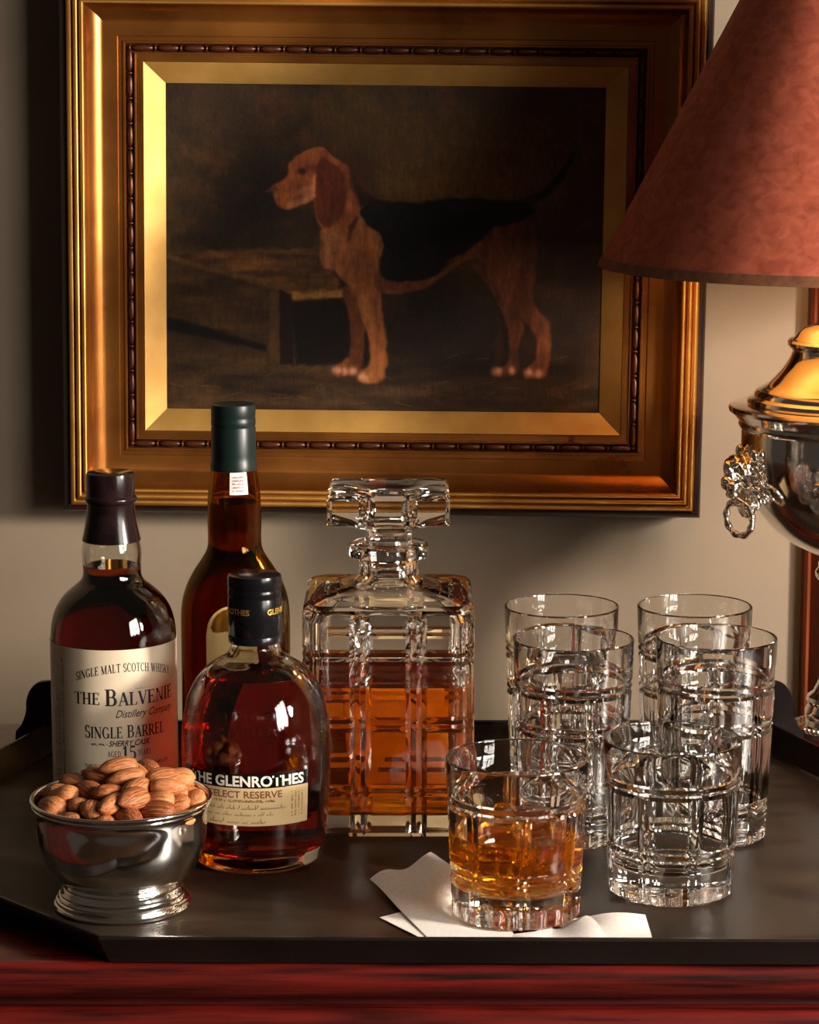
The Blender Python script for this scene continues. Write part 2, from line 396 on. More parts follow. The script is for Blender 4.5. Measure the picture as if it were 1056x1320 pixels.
for i in range(46):
    x0, y0, a = rng.uniform(215, 760), rng.uniform(455, 522), rng.uniform(-.7, .5); l = rng.uniform(5, 16)
    d = np.abs((PX - x0) * math.sin(a) - (PY - y0) * math.cos(a)); t = (PX - x0) * math.cos(a) + (PY - y0) * math.sin(a)
    over(np.clip(1.1 - d, 0, 1) * (np.abs(t) < l) * rng.uniform(.15, .5), (92, 62, 32))
# the hound
fur = np.clip(fbm(7, 26, 80) * 1.3 - .15, 0, 1)
def tan(a, b): return mix(tuple(q * k for q, k in zip(a, (.76, .80, .74))), tuple(q * k for q, k in zip(b, (.82, .88, .80))), fur)
shape(cr([(890, 235), (950, 205), (1000, 155), (1050, 80), (1062, 84), (1016, 172), (968, 224), (905, 262)]), (11, 6, 5), 4, 1)
shape(closed(cr([(720, 450), (775, 520), (820, 620), (838, 700), (828, 775), (788, 788), (786, 812), (858, 808), (872, 780), (868, 710), (886, 650), (850, 560), (800, 470)])), tan((64, 28, 14), (108, 54, 28)), 4, 1.5)
shape(closed(cr([(300, 530), (322, 640), (322, 735), (300, 768), (266, 788), (268, 814), (312, 815), (352, 800), (366, 745), (372, 640), (350, 540)])), tan((80, 36, 16), (128, 66, 32)), 4, 1.5)
shape(closed(cr([(640, 440), (700, 415), (752, 440), (795, 520), (845, 590), (905, 652), (925, 705), (920, 765), (892, 788), (886, 818), (930, 822), (964, 800), (970, 655), (938, 605), (915, 550), (925, 460), (928, 350), (895, 285), (800, 270), (700, 320)])), tan((74, 33, 15), (126, 62, 30)), 4, 1.5)
blob(320 + 905 / 2.514, 160 + 340 / 2.514, 18, 40, (40, 18, 9), .7)
shape(closed(cr([(235, 330), (325, 230), (440, 300), (440, 400), (425, 500), (425, 600), (440, 700), (440, 780), (424, 830), (378, 842), (346, 832), (350, 802), (384, 780), (384, 715), (362, 625), (338, 548), (298, 500), (262, 462), (238, 452)])), tan((116, 58, 28), (162, 90, 46)), 4, 1.5)
shape(closed(cr([(410, 470), (520, 500), (600, 485), (680, 425), (748, 425), (690, 440), (610, 500), (560, 528), (480, 546), (415, 536)])), tan((92, 42, 20), (122, 62, 30)), 4, 1)
shape(closed(cr([(345, 200), (420, 238), (530, 250), (640, 234), (780, 238), (900, 246), (925, 272), (880, 305), (790, 330), (745, 370), (700, 405), (640, 440), (600, 482), (520, 502), (428, 486), (428, 360), (385, 325), (350, 270)])), mix((4, 3, 5), (13, 9, 10), fur), 4, 2)
blob(320 + 700 / 2.514, 160 + 262 / 2.514, 22, 6, (36, 16, 14), .6)
shape(closed(cr([(228, 440), (236, 350), (262, 345), (268, 430), (252, 462)])), tan((120, 64, 36), (160, 92, 58)), 4, 1)
shape(cr([(318, 330), (345, 290), (352, 300), (330, 352), (318, 372)]), (34, 14, 9), 4, 1)
shape(closed(cr([(128, 124), (160, 94), (205, 74), (245, 74), (270, 98), (305, 118), (345, 155), (378, 228), (340, 300), (295, 335), (240, 335), (214, 295), (203, 240), (150, 265), (104, 270), (82, 242), (76, 212), (54, 214), (98, 182), (126, 160)])), tan((124, 54, 26), (164, 82, 44)), 3, 1)
shape(closed(cr([(225, 112), (255, 108), (300, 150), (316, 220), (296, 300), (255, 332), (226, 312), (210, 255), (214, 170)])), tan((74, 26, 14), (104, 40, 22)), 4, 1.5)
shape(cr([(328, 135), (378, 220), (400, 240), (360, 262), (342, 215)]), (24, 10, 8), 7, 2)
shape(closed(cr([(140, 232), (170, 205), (203, 190), (205, 236), (150, 264), (120, 262)])), tan((150, 84, 54), (182, 110, 76)), 4, 1)
blob(320 + 170 / 2.514, 160 + 148 / 2.514, 7, 4.5, (26, 10, 7), .9); blob(320 + 150 / 2.514, 160 + 195 / 2.514, 12, 2.5, (92, 38, 20), .5, -.5)
shape(cr([(48, 214), (84, 196), (92, 208), (76, 222)]), (60, 30, 22), 3, 1, .7)
shape(cr([(205, 160), (214, 160), (212, 232), (204, 232)]), (176, 100, 60), 3, .5, .8)
blob(320 + 150 / 2.514, 160 + 236 / 2.514, 9, 4, (100, 46, 26), .7, -.5)
blob(320 + 375 / 2.514, 160 + 470 / 2.514, 10, 26, (84, 38, 18), .5); blob(320 + 405 / 2.514, 160 + 700 / 2.514, 8, 40, (170, 98, 52), .35)
for x, y, rx in ((278, 797, 8), (305, 800, 6), (332, 800, 6), (362, 820, 8), (800, 797, 8), (845, 795, 6), (900, 802, 8), (932, 806, 7)):
    blob(320 + x / 2.514, 160 + y / 2.514, rx * .8, 5.5, (186, 128, 100), .8)
# modelling of the coat: darker under-sides and neck, brush texture
blob(462, 228, 16, 34, (40, 18, 11), .6, -.5); blob(402, 214, 10, 5, (60, 24, 13), .55); blob(384, 252, 12, 4, (84, 38, 20), .5, -.3)
blob(452, 320, 10, 40, (92, 48, 25), .5); blob(483, 430, 5, 46, (72, 36, 18), .45); blob(640, 330, 34, 20, (72, 34, 17), .55); blob(676, 370, 12, 46, (56, 27, 14), .5); blob(640, 440, 6, 34, (60, 29, 15), .4)
blob(452, 430, 4, 40, (58, 27, 13), .5); blob(430, 300, 5, 20, (150, 92, 58), .4)
IMG *= (1 + (fbm(5, 5, 120) - .5) * .30 + (fbm(3, 14, 160) - .5) * .35)[..., None]; IMG *= .93
c = np.clip(IMG, 0, 255) / 255; c = np.where(c > .04045, ((c + .055) / 1.055) ** 2.4, c / 12.92)
PAINT_GAIN = 1.85
c = np.clip(c * PAINT_GAIN, 0, 1)
V = np.stack([(gx - .5) * PW, np.full(gx.shape, 0.0), (1 - gz) * PH], -1).reshape(-1, 3)
idx = np.arange(NX * NZ).reshape(NZ, NX)
F = np.stack([idx[:-1, :-1], idx[1:, :-1], idx[1:, 1:], idx[:-1, 1:]], -1).reshape(-1, 4)
pm = mat('oil_paint', rough=.5, spec=.25)
nt = pm.node_tree; at = nt.nodes.new('ShaderNodeAttribute'); at.attribute_name = 'paint'
nt.links.new(at.outputs['Color'], nt.nodes['Principled BSDF'].inputs['Base Color'])
tc = nt.nodes.new('ShaderNodeTexCoord'); nn = nt.nodes.new('ShaderNodeTexNoise'); nn.inputs['Scale'].default_value = 420; nn.inputs['Detail'].default_value = 4
bp = nt.nodes.new('ShaderNodeBump'); bp.inputs['Strength'].default_value = .25; bp.inputs['Distance'].default_value = .0006
nt.links.new(tc.outputs['Object'], nn.inputs['Vector']); nt.links.new(nn.outputs['Fac'], bp.inputs['Height']); nt.links.new(bp.outputs[0], nt.nodes['Principled BSDF'].inputs['Normal'])
me = bpy.data.meshes.new('canvas'); me.from_pydata(V.tolist(), [], F.tolist())
ca = me.color_attributes.new('paint', 'FLOAT_COLOR', 'POINT')
ca.data.foreach_set('color', np.concatenate([c.reshape(-1, 3), np.ones((NX * NZ, 1))], 1).ravel().astype(np.float32))
me.materials.append(pm)
o = link('canvas', me, pic); o['label'] = 'dark oil painting of a tan and black hound beside a crate'
obj('backing_board', *box(-PW / 2 - .02, PW / 2 + .02, .002, .006, -.02, PH + .02), M['frame_black'], pic, smooth=False)

# ================================================================== lettering
def text_mesh(s, size, bold=0.0, shear=0.0, sx=1.0, spacing=1.0):
    """sans lettering as flat triangles: list of (x, y) verts and faces, centred"""
    cu = bpy.data.curves.new('t', 'FONT'); cu.body = s; cu.size = size; cu.align_x = 'CENTER'; cu.offset = bold; cu.shear = shear
    cu.space_character = spacing; cu.resolution_u = 3
    o = bpy.data.objects.new('t', cu); COL.objects.link(o); bpy.context.view_layer.update()
    m = o.evaluated_get(bpy.context.evaluated_depsgraph_get()).to_mesh()
    V = [(v.co.x * sx, v.co.y) for v in m.vertices]; F = [tuple(p.vertices) for p in m.polygons]
    o.evaluated_get(bpy.context.evaluated_depsgraph_get()).to_mesh_clear()
    bpy.data.objects.remove(o); bpy.data.curves.remove(cu)
    return V, F

def stroke(V, F, pts, w):
    for i in range(len(pts) - 1):
        (x0, y0), (x1, y1) = pts[i], pts[i + 1]; w0, w1 = (w, w) if not isinstance(w, (list, tuple)) else (w[i], w[i + 1])
        l = math.hypot(x1 - x0, y1 - y0) or 1; nx, ny = -(y1 - y0) / l, (x1 - x0) / l; b = len(V)
        V += [(x0 + nx * w0 / 2, y0 + ny * w0 / 2), (x0 - nx * w0 / 2, y0 - ny * w0 / 2), (x1 - nx * w1 / 2, y1 - ny * w1 / 2), (x1 + nx * w1 / 2, y1 + ny * w1 / 2)]
        F.append((b, b + 1, b + 2, b + 3))
TK, TN, SF = .20, .075, .06   # thick stem, thin hairline, serif height (unit cap height)
def serif_glyph(ch):
    V, F = [], []
    def ln(x0, y0, x1, y1, w): stroke(V, F, [(x0, y0), (x1, y1)], w)
    def stem(x, y0=0, y1=1, w=TK, s0=True, s1=True):
        ln(x, y0, x, y1, w)
        if s0: ln(x - w / 2 - .09, y0 + SF / 2, x + w / 2 + .09, y0 + SF / 2, SF)
        if s1: ln(x - w / 2 - .09, y1 - SF / 2, x + w / 2 + .09, y1 - SF / 2, SF)
    def bow(cx, cy_, rx, ry, a0, a1, k=12):
        A = [R(a0 + (a1 - a0) * i / k) for i in range(k + 1)]
        stroke(V, F, [(cx + rx * math.cos(a), cy_ + ry * math.sin(a)) for a in A], [TN + (TK - TN) * abs(math.cos(a)) ** 1.5 for a in A])
    if ch == 'T': stem(.38, s1=False); ln(.02, .97, .74, .97, TN); ln(.04, .80, .04, 1, TN); ln(.72, .80, .72, 1, TN); return V, F, .78
    if ch == 'H': stem(.17); stem(.70); ln(.17, .5, .70, .5, TN); return V, F, .90
    if ch == 'E': stem(.17); ln(.1, .97, .62, .97, TN); ln(.1, .03, .66, .03, TN); ln(.17, .51, .5, .51, TN); ln(.61, .78, .61, 1, TN); ln(.64, 0, .64, .24, TN); ln(.49, .4, .49, .62, TN); return V, F, .74
    if ch == 'L': stem(.17); ln(.1, .03, .62, .03, TN); ln(.61, 0, .61, .26, TN); return V, F, .68
    if ch == 'I': stem(.17); return V, F, .36
    if ch == 'B':
        stem(.17); ln(.1, .97, .42, .97, TN); ln(.1, .52, .42, .52, TN); ln(.1, .03, .42, .03, TN); bow(.40, .745, .20, .225, -90, 90); bow(.42, .275, .24, .245, -90, 90); return V, F, .78
    if ch == 'R':
        stem(.17); ln(.1, .97, .42, .97, TN); ln(.1, .48, .42, .48, TN); bow(.40, .725, .22, .245, -90, 90); ln(.40, .48, .70, .03, TK * .9); ln(.62, .025, .84, .025, SF); return V, F, .82
    if ch == 'A': ln(.10, .02, .40, .98, TN); ln(.40, 1.0, .72, .02, TK); ln(.2, .33, .6, .33, TN); ln(-.02, .025, .24, .025, SF); ln(.56, .025, .88, .025, SF); return V, F, .84
    if ch == 'V': ln(.12, .98, .43, .0, TK); ln(.43, .02, .72, .98, TN); ln(-.04, .975, .28, .975, SF); ln(.58, .975, .84, .975, SF); return V, F, .80
    if ch == 'N': stem(.15, w=TN); stem(.74, w=TN, s0=False); ln(.12, .98, .74, .02, TK); return V, F, .92
    if ch == 'M': stem(.15, w=TN); stem(.92); ln(.13, .98, .52, .02, TK); ln(.52, .02, .90, .98, TN); return V, F, 1.08
    if ch in 'OQ': bow(.42, .5, .34, .49, 0, 360, 24); return V, F, .84
    if ch == 'C': bow(.42, .5, .34, .49, 45, 315, 18); ln(.68, .68, .68, .92, TN); return V, F, .76
    if ch == 'G': bow(.42, .5, .34, .49, 45, 320, 18); stem(.70, 0.05, .42, TK, False); ln(.68, .70, .68, .92, TN); return V, F, .86
    if ch == 'D': stem(.17); ln(.1, .97, .40, .97, TN); ln(.1, .03, .40, .03, TN); bow(.38, .5, .36, .47, -90, 90, 16); return V, F, .84
    if ch == 'S': bow(.32, .735, .22, .245, 40, 270, 12); bow(.32, .265, .24, .245, 90, -140, 12); ln(.50, .74, .50, .94, TN); ln(.11, .05, .11, .27, TN); return V, F, .62
    if ch == 'K': stem(.17); ln(.22, .45, .70, .97, TN); ln(.36, .58, .72, .03, TK); ln(.6, .025, .86, .025, SF); return V, F, .84
    if ch == 'Y': stem(.40, 0, .5, TK, True, False); ln(.1, .98, .40, .46, TK); ln(.70, .98, .42, .46, TN); ln(-.04, .975, .26, .975, SF); ln(.58, .975, .82, .975, SF); return V, F, .78
    if ch == 'W': ln(.1, .98, .34, 0, TK); ln(.34, .02, .56, .98, TN); ln(.54, .98, .78, 0, TK); ln(.78, .02, 1.0, .98, TN); ln(-.04, .975, .24, .975, SF); ln(.88, .975, 1.1, .975, SF); return V, F, 1.08
    if ch == 'F': stem(.17); ln(.1, .97, .62, .97, TN); ln(.17, .5, .5, .5, TN); ln(.61, .76, .61, 1, TN); ln(.49, .4, .49, .62, TN); return V, F, .66
    if ch == '1': stem(.26, s1=False); ln(.06, .82, .26, .97, TN * 1.4); return V, F, .46
    if ch == '5': bow(.30, .30, .26, .29, 120, -140, 14); ln(.14, .54, .18, .97, TN); ln(.16, .94, .54, .94, TK * .8); return V, F, .64
    return V, F, .36
def serif_text(s, h, small=1.0, spacing=.06, sx=1.0):
    """capital serif lettering; letters after the first of a word may be small capitals"""
    V, F = [], []; x = 0; first = True
    for ch in s:
        if ch == ' ':
            x += .40 * h; first = True; continue
        k = h if first or small == 1.0 else h * small
        gv, gf, wd = serif_glyph(ch); b = len(V)
        V += [(x + a * k * sx, q * k) for a, q in gv]; F += [tuple(i + b for i in f) for f in gf]
        x += (wd + spacing) * k * sx; first = False
    return [(a - x / 2, q) for a, q in V], F
def fit(VF, width):
    V, F = VF; xs = [p[0] for p in V]; c0 = (min(xs) + max(xs)) / 2; k = width / (max(xs) - min(xs))
    return [((x - c0) * k, y) for x, y in V], F
def bend(VF, r, z, ang, off=.0003, arch=0.0, turn=0):
    """wrap flat lettering on an upright cylinder of radius r (or r(z)), facing -y at ang=0"""
    V, F = VF; out = []
    for x, y in V:
        if turn: x, y = -y, x
        zz = z + y - (arch * x * x if arch else 0); rr = (r(zz) if callable(r) else r) + off; a = ang + x / rr
        out.append((rr * math.sin(a), -rr * math.cos(a), zz))
    return out, F
def scribble(length, h, n, seed):
    """flowing handwriting too small to read"""
    rg = random.Random(seed); V, F = [], []; pts = []; x = -length / 2; st = length / n
    while x < length / 2:
        amp = rg.choice((.35, .4, .45, 1.0, .42)); wd = st * rg.uniform(.7, 1.2)
        for k in range(7):
            t = k / 7; pts.append((x + wd * t + .25 * wd * math.sin(2 * PI * t) + .3 * h * amp * math.sin(PI * t), h * amp * math.sin(PI * t) ** 1.3))
        x += wd
        if rg.random() < .16:
            stroke(V, F, pts, h * .085); pts = []; x += st * .9
    if len(pts) > 1: stroke(V, F, pts, h * .085)
    return V, F
def microtext(length, h, seed):
    """print too small to read: a row of little ticks"""
    rg = random.Random(seed); V, F = [], []; x = -length / 2
    while x < length / 2:
        wd = h * rg.uniform(.35, .75)
        if rg.random() > .16:
            stroke(V, F, [(x, h * .05), (x, h * rg.uniform(.6, 1))], h * .2); stroke(V, F, [(x, h * rg.choice((.1, .5, .9))), (x + wd * .7, h * rg.choice((.1, .5, .9)))], h * .2)
        x += wd
    return V, F
def join(*parts):
    V, F = [], []
    for v, f in parts:
        b = len(V); V += list(v); F += [tuple(i + b for i in q) for q in f]
    return V, F
def ink(name, VF, m, parent, label=None):
    o = obj(name, VF[0], VF[1], M[m], parent, smooth=False, fix=False)
    if label: o['label'] = label
    return o
def patch(r, z0, z1, a0, a1, thick=.00025, na=40, nz=2, topf=None):
    """curved paper on a cylinder r(z); topf(t) lets the top edge vary"""
    rows_o = []
    for side in (0, 1):
        for k in range(nz + 1):
            row = []
            for j in range(na + 1):
                t = j / na; a = a0 + (a1 - a0) * t; zt = topf(t) if topf else z1; z = z0 + (zt - z0) * (k if side == 0 else nz - k) / nz
                rr = (r(z) if callable(r) else r) + (thick if side == 0 else .00003)
                row.append((rr * math.sin(a), -rr * math.cos(a), z))
            rows_o.append(row)
    rows_o.append(rows_o[0])
    V, F = grid_rows(rows_o, False, False, wrap=False)
    n = na + 1; k = 2 * (nz + 1)
    F.append(tuple(i * n for i in range(k))); F.append(tuple(i * n + na for i in range(k)))
    return V, F

# ================================================================== bottles
def bottle_glass(outer, wall, base, seg=72):
    """outer profile (r,z) from the base rim up; hollow inside"""
    inner = [(max(.002, r - wall), z) for r, z in outer if z > base]
    inner = [(max(.002, inner[0][0] - .006), base), (max(.002, inner[0][0] - .002), base + .0015)] + [p for p in inner if p[1] > base + .003]
    prof = [(outer[0][0] * .72, .0012), (outer[0][0] - .003, 0)] + outer + inner[::-1]
    return lathe(prof, seg), inner
def liquid_of(inner, level, seg=72, grow=.00025):
    pr = [(r + grow, z - (grow if i == 0 else 0)) for i, (r, z) in enumerate(inner) if z < level]
    a = pr[-1]; b = next((p for p in inner if p[1] >= level), inner[-1]); t = (level - a[1]) / max(1e-6, b[1] - a[1])
    pr.append((a[0] + (b[0] + grow - a[0]) * t, level))
    return lathe(pr, seg)
def radius_fn(prof):
    zs = np.array([p[1] for p in prof]); rs = np.array([p[0] for p in prof]); o = np.argsort(zs)
    return lambda z: float(np.interp(z, zs[o], rs[o]))

# ---- tall cream-label single malt, behind the nuts
bA = empty('whisky_bottle', (-.216, 1.935, 0))
tag(bA, 'dark whisky bottle with a big cream label and brown-black cap behind the nut bowl', 'bottle')
oA = [(.0435, .001), (.0452, .004), (.0456, .010)] + [(.0456, z) for z in np.linspace(.02, .150, 8)] + smooth_prof([(.0456, .153), (.0447, .162), (.0418, .172), (.0362, .181), (.0290, .1876), (.0238, .192), (.0214, .1965), (.0211, .202), (.0216, .209), (.0216, .215), (.0203, .222), (.0180, .230), (.0164, .238), (.0158, .2465), (.0158, .262)], 3)
(gA, inA) = bottle_glass(oA, .0028, .010)
obj('glass_body', *gA, M['clear_glass'], bA)
obj('whisky', *liquid_of(inA, .2045), M['whisky_deep'], bA)['label'] = 'very dark brown whisky'
cap = [(.0172, .2215), (.0190, .2217), (.0207, .2225), (.0192, .229), (.0175, .238), (.0166, .247), (.0166, .2495), (.0176, .2508), (.0183, .2523), (.0183, .2536), (.0176, .2548), (.0170, .2553), (.0170, .2695), (.0165, .2715), (.0150, .2723)]
prof = [(r + .0006, z) for r, z in cap]
capo = obj('cap', *lathe(prof, 48), M['cap_brown'], bA)
# hollow above the glass only outside: the capsule sits over the closed neck
LAang = R(18)
rA = lambda z: .0457
lab = obj('label', *patch(rA, .030, .1505, LAang - R(112), LAang + R(95), na=72), M['paper_cream'], bA)
lab['label'] = 'large cream paper label with black serif lettering'
kx = .80
for t_, wd_, z_, a_ in ((serif_text('THE', .0088), .0195, .1105, -19.5), (serif_text('BALVENIE', .0122, .80), .0574, .1098, 33.5), (text_mesh('Distillery Company', .0080, .00006, .45), .050, .1010, 38),
                        (serif_text('SINGLE BARREL', .0092, .90), .062, .0860, 17), (text_mesh('SHERRY CASK', .0058, .00012, .35), .0316, .0800, 20), (microtext(.012, .0018, 9), .012, .0805, -8),
                        (serif_text('AGED', .0042, 1, .15), .0096, .0722, 5), (serif_text('15', .0098, 1, .08), .0100, .0700, 19), (serif_text('YEARS', .0042, 1, .15), .0104, .0722, 33),
                        (text_mesh('THIS BOTTLE IS ONE OF NO MORE THAN 350', .0040, .00006), .067, .0638, 19)):
    ink('lettering', bend(fit(t_, wd_), rA, z_, R(a_)), 'ink', lab)
ink('lettering', bend(fit(serif_text('SINGLE MALT SCOTCH WHISKY', .0062, 1.0, .10), .0766), rA, .1345, R(18), arch=5.0), 'ink', lab)
ink('lettering', bend(scribble(.012, .0018, 12, 5), rA, .1212, LAang + R(15)), 'ink', lab)
ink('signature', bend(scribble(.050, .0032, 30, 3), rA, .118, R(-46), turn=1), 'ink', lab)
for i, a in enumerate((-52, -56, -60)):
    ink('small_print', bend(microtext(.06 + .02 * (i % 2), .0018, 10 + i), rA, .085 - .006 * i, R(a), turn=1), 'ink', lab)
for a in (-46,):
    ink('small_print', bend(microtext(.042, .0018, 33), rA, .070, R(a), turn=1), 'ink', lab)

# ---- squat round bottle with the narrow two-colour label
bB = empty('whisky_bottle', (-.1095, 1.881, 0))
tag(bB, 'squat round amber whisky bottle with black cap and tan-and-black label', 'bottle')
oB = smooth_prof([(.0430, .001), (.0462, .0045), (.0488, .012), (.0506, .024), (.0520, .045), (.0530, .070), (.0532, .088), (.0520, .103), (.0486, .119), (.0428, .1315), (.0352, .1405), (.0270, .1462), (.0208, .1502), (.0180, .1545), (.0172, .160), (.0172, .185)], 5)
(gB, inB) = bottle_glass(oB, .0030, .013)
obj('glass_body', *gB, M['clear_glass'], bB)
obj('whisky', *liquid_of(inB, .1365), M['whisky_red'], bB)['label'] = 'red-amber whisky'
capB = [(.0180, .1592), (.0190, .1594), (.0191, .1640), (.0186, .1650), (.0191, .1660), (.0191, .1905), (.0187, .1915), (.0187, .1930), (.0191, .1940), (.0191, .1965), (.0187, .1975), (.0187, .1988), (.0191, .1998), (.0191, .2060), (.0186, .2076), (.0170, .2082)]
cb = obj('cap', *lathe(capB, 56), M['cap_black'], bB)
ink('lettering', bend(text_mesh('GLENROTHES', .0056, .0002), .0191, .1815, R(82), .0002), 'ink_gold', cb)
ink('lettering', bend(text_mesh('GLENROTHES', .0056, .0002), .0191, .1815, R(-60), .0002), 'ink_gold', cb)
rB = radius_fn(oB)
LB = R(-9)
lb = obj('label', *patch(rB, .0385, .0660, LB - R(56), LB + R(55), na=48, nz=5), M['paper_tan'], bB); lb['label'] = 'tan paper label with brown lettering'
lk = obj('label_band', *patch(rB, .0660, .0760, LB - R(56), LB + R(55), na=48, nz=3), M['cap_black'], bB); lk['label'] = 'black label band with white lettering'
ink('lettering', bend(fit(text_mesh('THE GLENROTHES', .0104, .00030), .0885), rB, .0674, R(-6)), 'ink_white', lk)
ink('lettering', bend(fit(text_mesh('SELECT RESERVE', .0070, .00014), .0537), rB, .0590, R(-6)), 'ink_brown', lb)
ink('small_print', bend(microtext(.062, .0022, 40), rB, .0556, LB - R(5)), 'ink_brown', lb)
ink('signature', bend(scribble(.070, .0034, 44, 41), rB, .0505, LB - R(3)), 'ink', lb)
ink('signature', bend(scribble(.055, .0030, 34, 42), rB, .0458, LB - R(5)), 'ink', lb)
ink('signature', bend(scribble(.042, .0038, 20, 43), rB, .0402, LB - R(4)), 'ink', lb)
for i in range(4):
    ink('small_print', bend(microtext(.018, .0014, 50 + i), rB, .053, LB + R(41 + 3 * i), turn=1), 'ink_brown', lb)
# moulded lettering standing proud of the shoulder
def raised(VF, r, z, ang, h=.0005):
    V, F = VF; n = len(V); a = bend((V, F), r, z, ang, h)[0]; b = bend((V, F), r, z, ang, -.0002)[0]
    edges = {}
    for f in F:
        for i in range(len(f)):
            e = (f[i - 1], f[i]); edges[tuple(sorted(e))] = edges.get(tuple(sorted(e)), 0) + 1
    return a + b, F + [tuple(i + n for i in f[::-1]) for f in F] + [(e[0], e[1], e[1] + n, e[0] + n) for e, k in edges.items() if k == 1]
for s, z, a, sz in (('VINTAGE', .1135, 0, .0085), ('DISTILLERY', .1020, 0, .0085)):
    v = raised(text_mesh(s, sz, .0001, 0, 1, 1.15), rB, z, LB + R(8) + a)
    obj('moulded_lettering', *v, M['clear_glass'], bB, smooth=False)

# ---- tall brown bottle at the back
bC = empty('whisky_bottle', (-.133, 2.030, 0))
tag(bC, 'tall brown glass whisky bottle with dark green capsule, behind the squat bottle', 'bottle')
oC = [(.039, .001), (.0412, .004), (.0417, .010)] + [(.0417, z) for z in np.linspace(.02, .142, 7)] + smooth_prof([(.0417, .145), (.0410, .155), (.0388, .165), (.0350, .1745), (.0300, .1832), (.0248, .1910), (.0212, .1980), (.0202, .2055), (.0205, .217), (.0204, .230), (.0196, .243), (.0180, .255), (.0164, .264), (.0156, .272), (.0156, .300)], 3)
(gC, inC) = bottle_glass(oC, .0028, .012)
obj('glass_body', *gC, M['brown_glass'], bC)
obj('whisky', *liquid_of(inC, .2345), M['whisky_dark'], bC)['label'] = 'dark sherry-brown whisky'
capC = [(.0168, .2590), (.0177, .2592), (.0177, .2640), (.0171, .2655), (.0170, .270), (.0169, .2905), (.0165, .2915), (.0165, .2925), (.0169, .2935), (.0169, .2975), (.0165, .2985), (.0168, .3000), (.0168, .3070), (.0163, .3088), (.0150, .3092)]
obj('capsule', *lathe(capC, 48), M['cap_green'], bC)
rC = radius_fn(oC)
obj('label', *patch(rC, .030, .150, R(-28), R(28), na=28, nz=6, topf=lambda t: .139 + .0225 * math.sqrt(max(0, 1 - (2 * t - 1) ** 2))), M['paper_yellow'], bC)['label'] = 'aged yellow arched paper label'
st = obj('tax_stamp', *patch(rC, .2425, .2590, R(-6), R(36), na=10, nz=5), M['paper_white'], bC); st['label'] = 'pinkish white paper strip stamp with red print'
for i in range(5):
    ink('stamp_print', bend(microtext(.0085, .0016, 70 + i), rC, .2448 + .0025 * i, R(14), .0004), 'ink_red', st)

# ================================================================== cut crystal
def cut_glass_mesh(name, H, Rt, Rb, rings, base_t, wall, lip_wall, flutes, phase, gd=.0020, gw=.0046):
    """tumbler with pairs of V-cut rings and pairs of V-cut uprights (a plaid)"""
    vg = []
    for k in range(flutes):
        c0 = phase + 2 * PI * k / flutes
        for s in (-1, 1): vg.append(c0 + s * gw * .62 / Rt)
    half = gw / 2 / Rt
    th = []
    for c0 in vg: th += [c0 - half, c0 - half * .5, c0, c0 + half * .5, c0 + half]
    th = sorted(t % (2 * PI) for t in th); full = []
    for i, t in enumerate(th):
        nx = th[(i + 1) % len(th)] + (2 * PI if i == len(th) - 1 else 0); full.append(t)
        k = int((nx - t) / R(4.5)); full += [t + (nx - t) * (q + 1) / (k + 1) for q in range(k)]
    th = full
    ztop = max(rings) - .0005
    zs = {.0022, H - .0012, H * .9, H * .8}
    for r in rings:
        for s in (-1, 1):
            zc = r + s * gw * .60
            for q in (-.5, -.25, 0, .25, .5): zs.add(round(zc + q * gw, 6))
    zz = sorted(zs); fill = []
    for i, z in enumerate(zz):
        fill.append(z)
        if i + 1 < len(zz) and zz[i + 1] - z > .012:
            k = int((zz[i + 1] - z) / .010); fill += [z + (zz[i + 1] - z) * (q + 1) / (k + 1) for q in range(k)]
    RR = lambda z: Rb + (Rt - Rb) * (z / H) ** .9
    def gdepth(t, z):
        d = 0
        for r in rings:
            for s in (-1, 1): d = max(d, gd * (1 - abs(z - r - s * gw * .6) / (gw / 2)))
        if z < ztop:
            fade = min(1, (ztop - z) / .004)
            for c0 in vg:
                dt = abs((t - c0 + PI) % (2 * PI) - PI); d = max(d, gd * fade * (1 - dt / half))
        return max(0, d)
    ring = lambda z, rf: [(rf(t, z) * math.cos(t), rf(t, z) * math.sin(t), z) for t in th]
    rows = [ring(0.0006, lambda t, z: Rb * .55), ring(0.0, lambda t, z: Rb - .0045), ring(0.0003, lambda t, z: Rb - .0022 - gdepth(t, .003))]
    rows += [ring(z, lambda t, z: RR(z) - gdepth(t, z)) for z in fill]
    rows.append(ring(H - .0003, lambda t, z: RR(H) - .0004)); rows.append(ring(H, lambda t, z: RR(H) - lip_wall / 2)); rows.append(ring(H - .0003, lambda t, z: RR(H) - lip_wall + .0003))
    inner = []
    for z in np.linspace(H - .0015, base_t + .012, 9):
        wl = lip_wall + (wall - lip_wall) * min(1, max(0, (H - .018 - z) / .018)); inner.append((RR(z) - wl, z))
    ri = inner[-1][0]
    for a in np.linspace(0, PI / 2, 7)[1:]: inner.append((ri - .010 * (1 - math.cos(a)), base_t + .012 - .012 * math.sin(a)))
    inner.append((ri * .45, base_t - .0004))
    rows += [ring(z, lambda t, zz_, rr=r: rr) for r, z in inner]
    V, F = grid_rows(rows)
    return mesh(name, V, F, M['crystal'], sharp=18), inner
hb_me, _ = cut_glass_mesh('glass_body', .150, .0443, .0385, (.1160, .0870, .0280), .016, .0042, .0020, 8, R(15))
tm_me, tm_in = cut_glass_mesh('glass_body', .108, .0477, .0428, (.0800, .0335), .020, .0044, .0022, 8, R(-74))
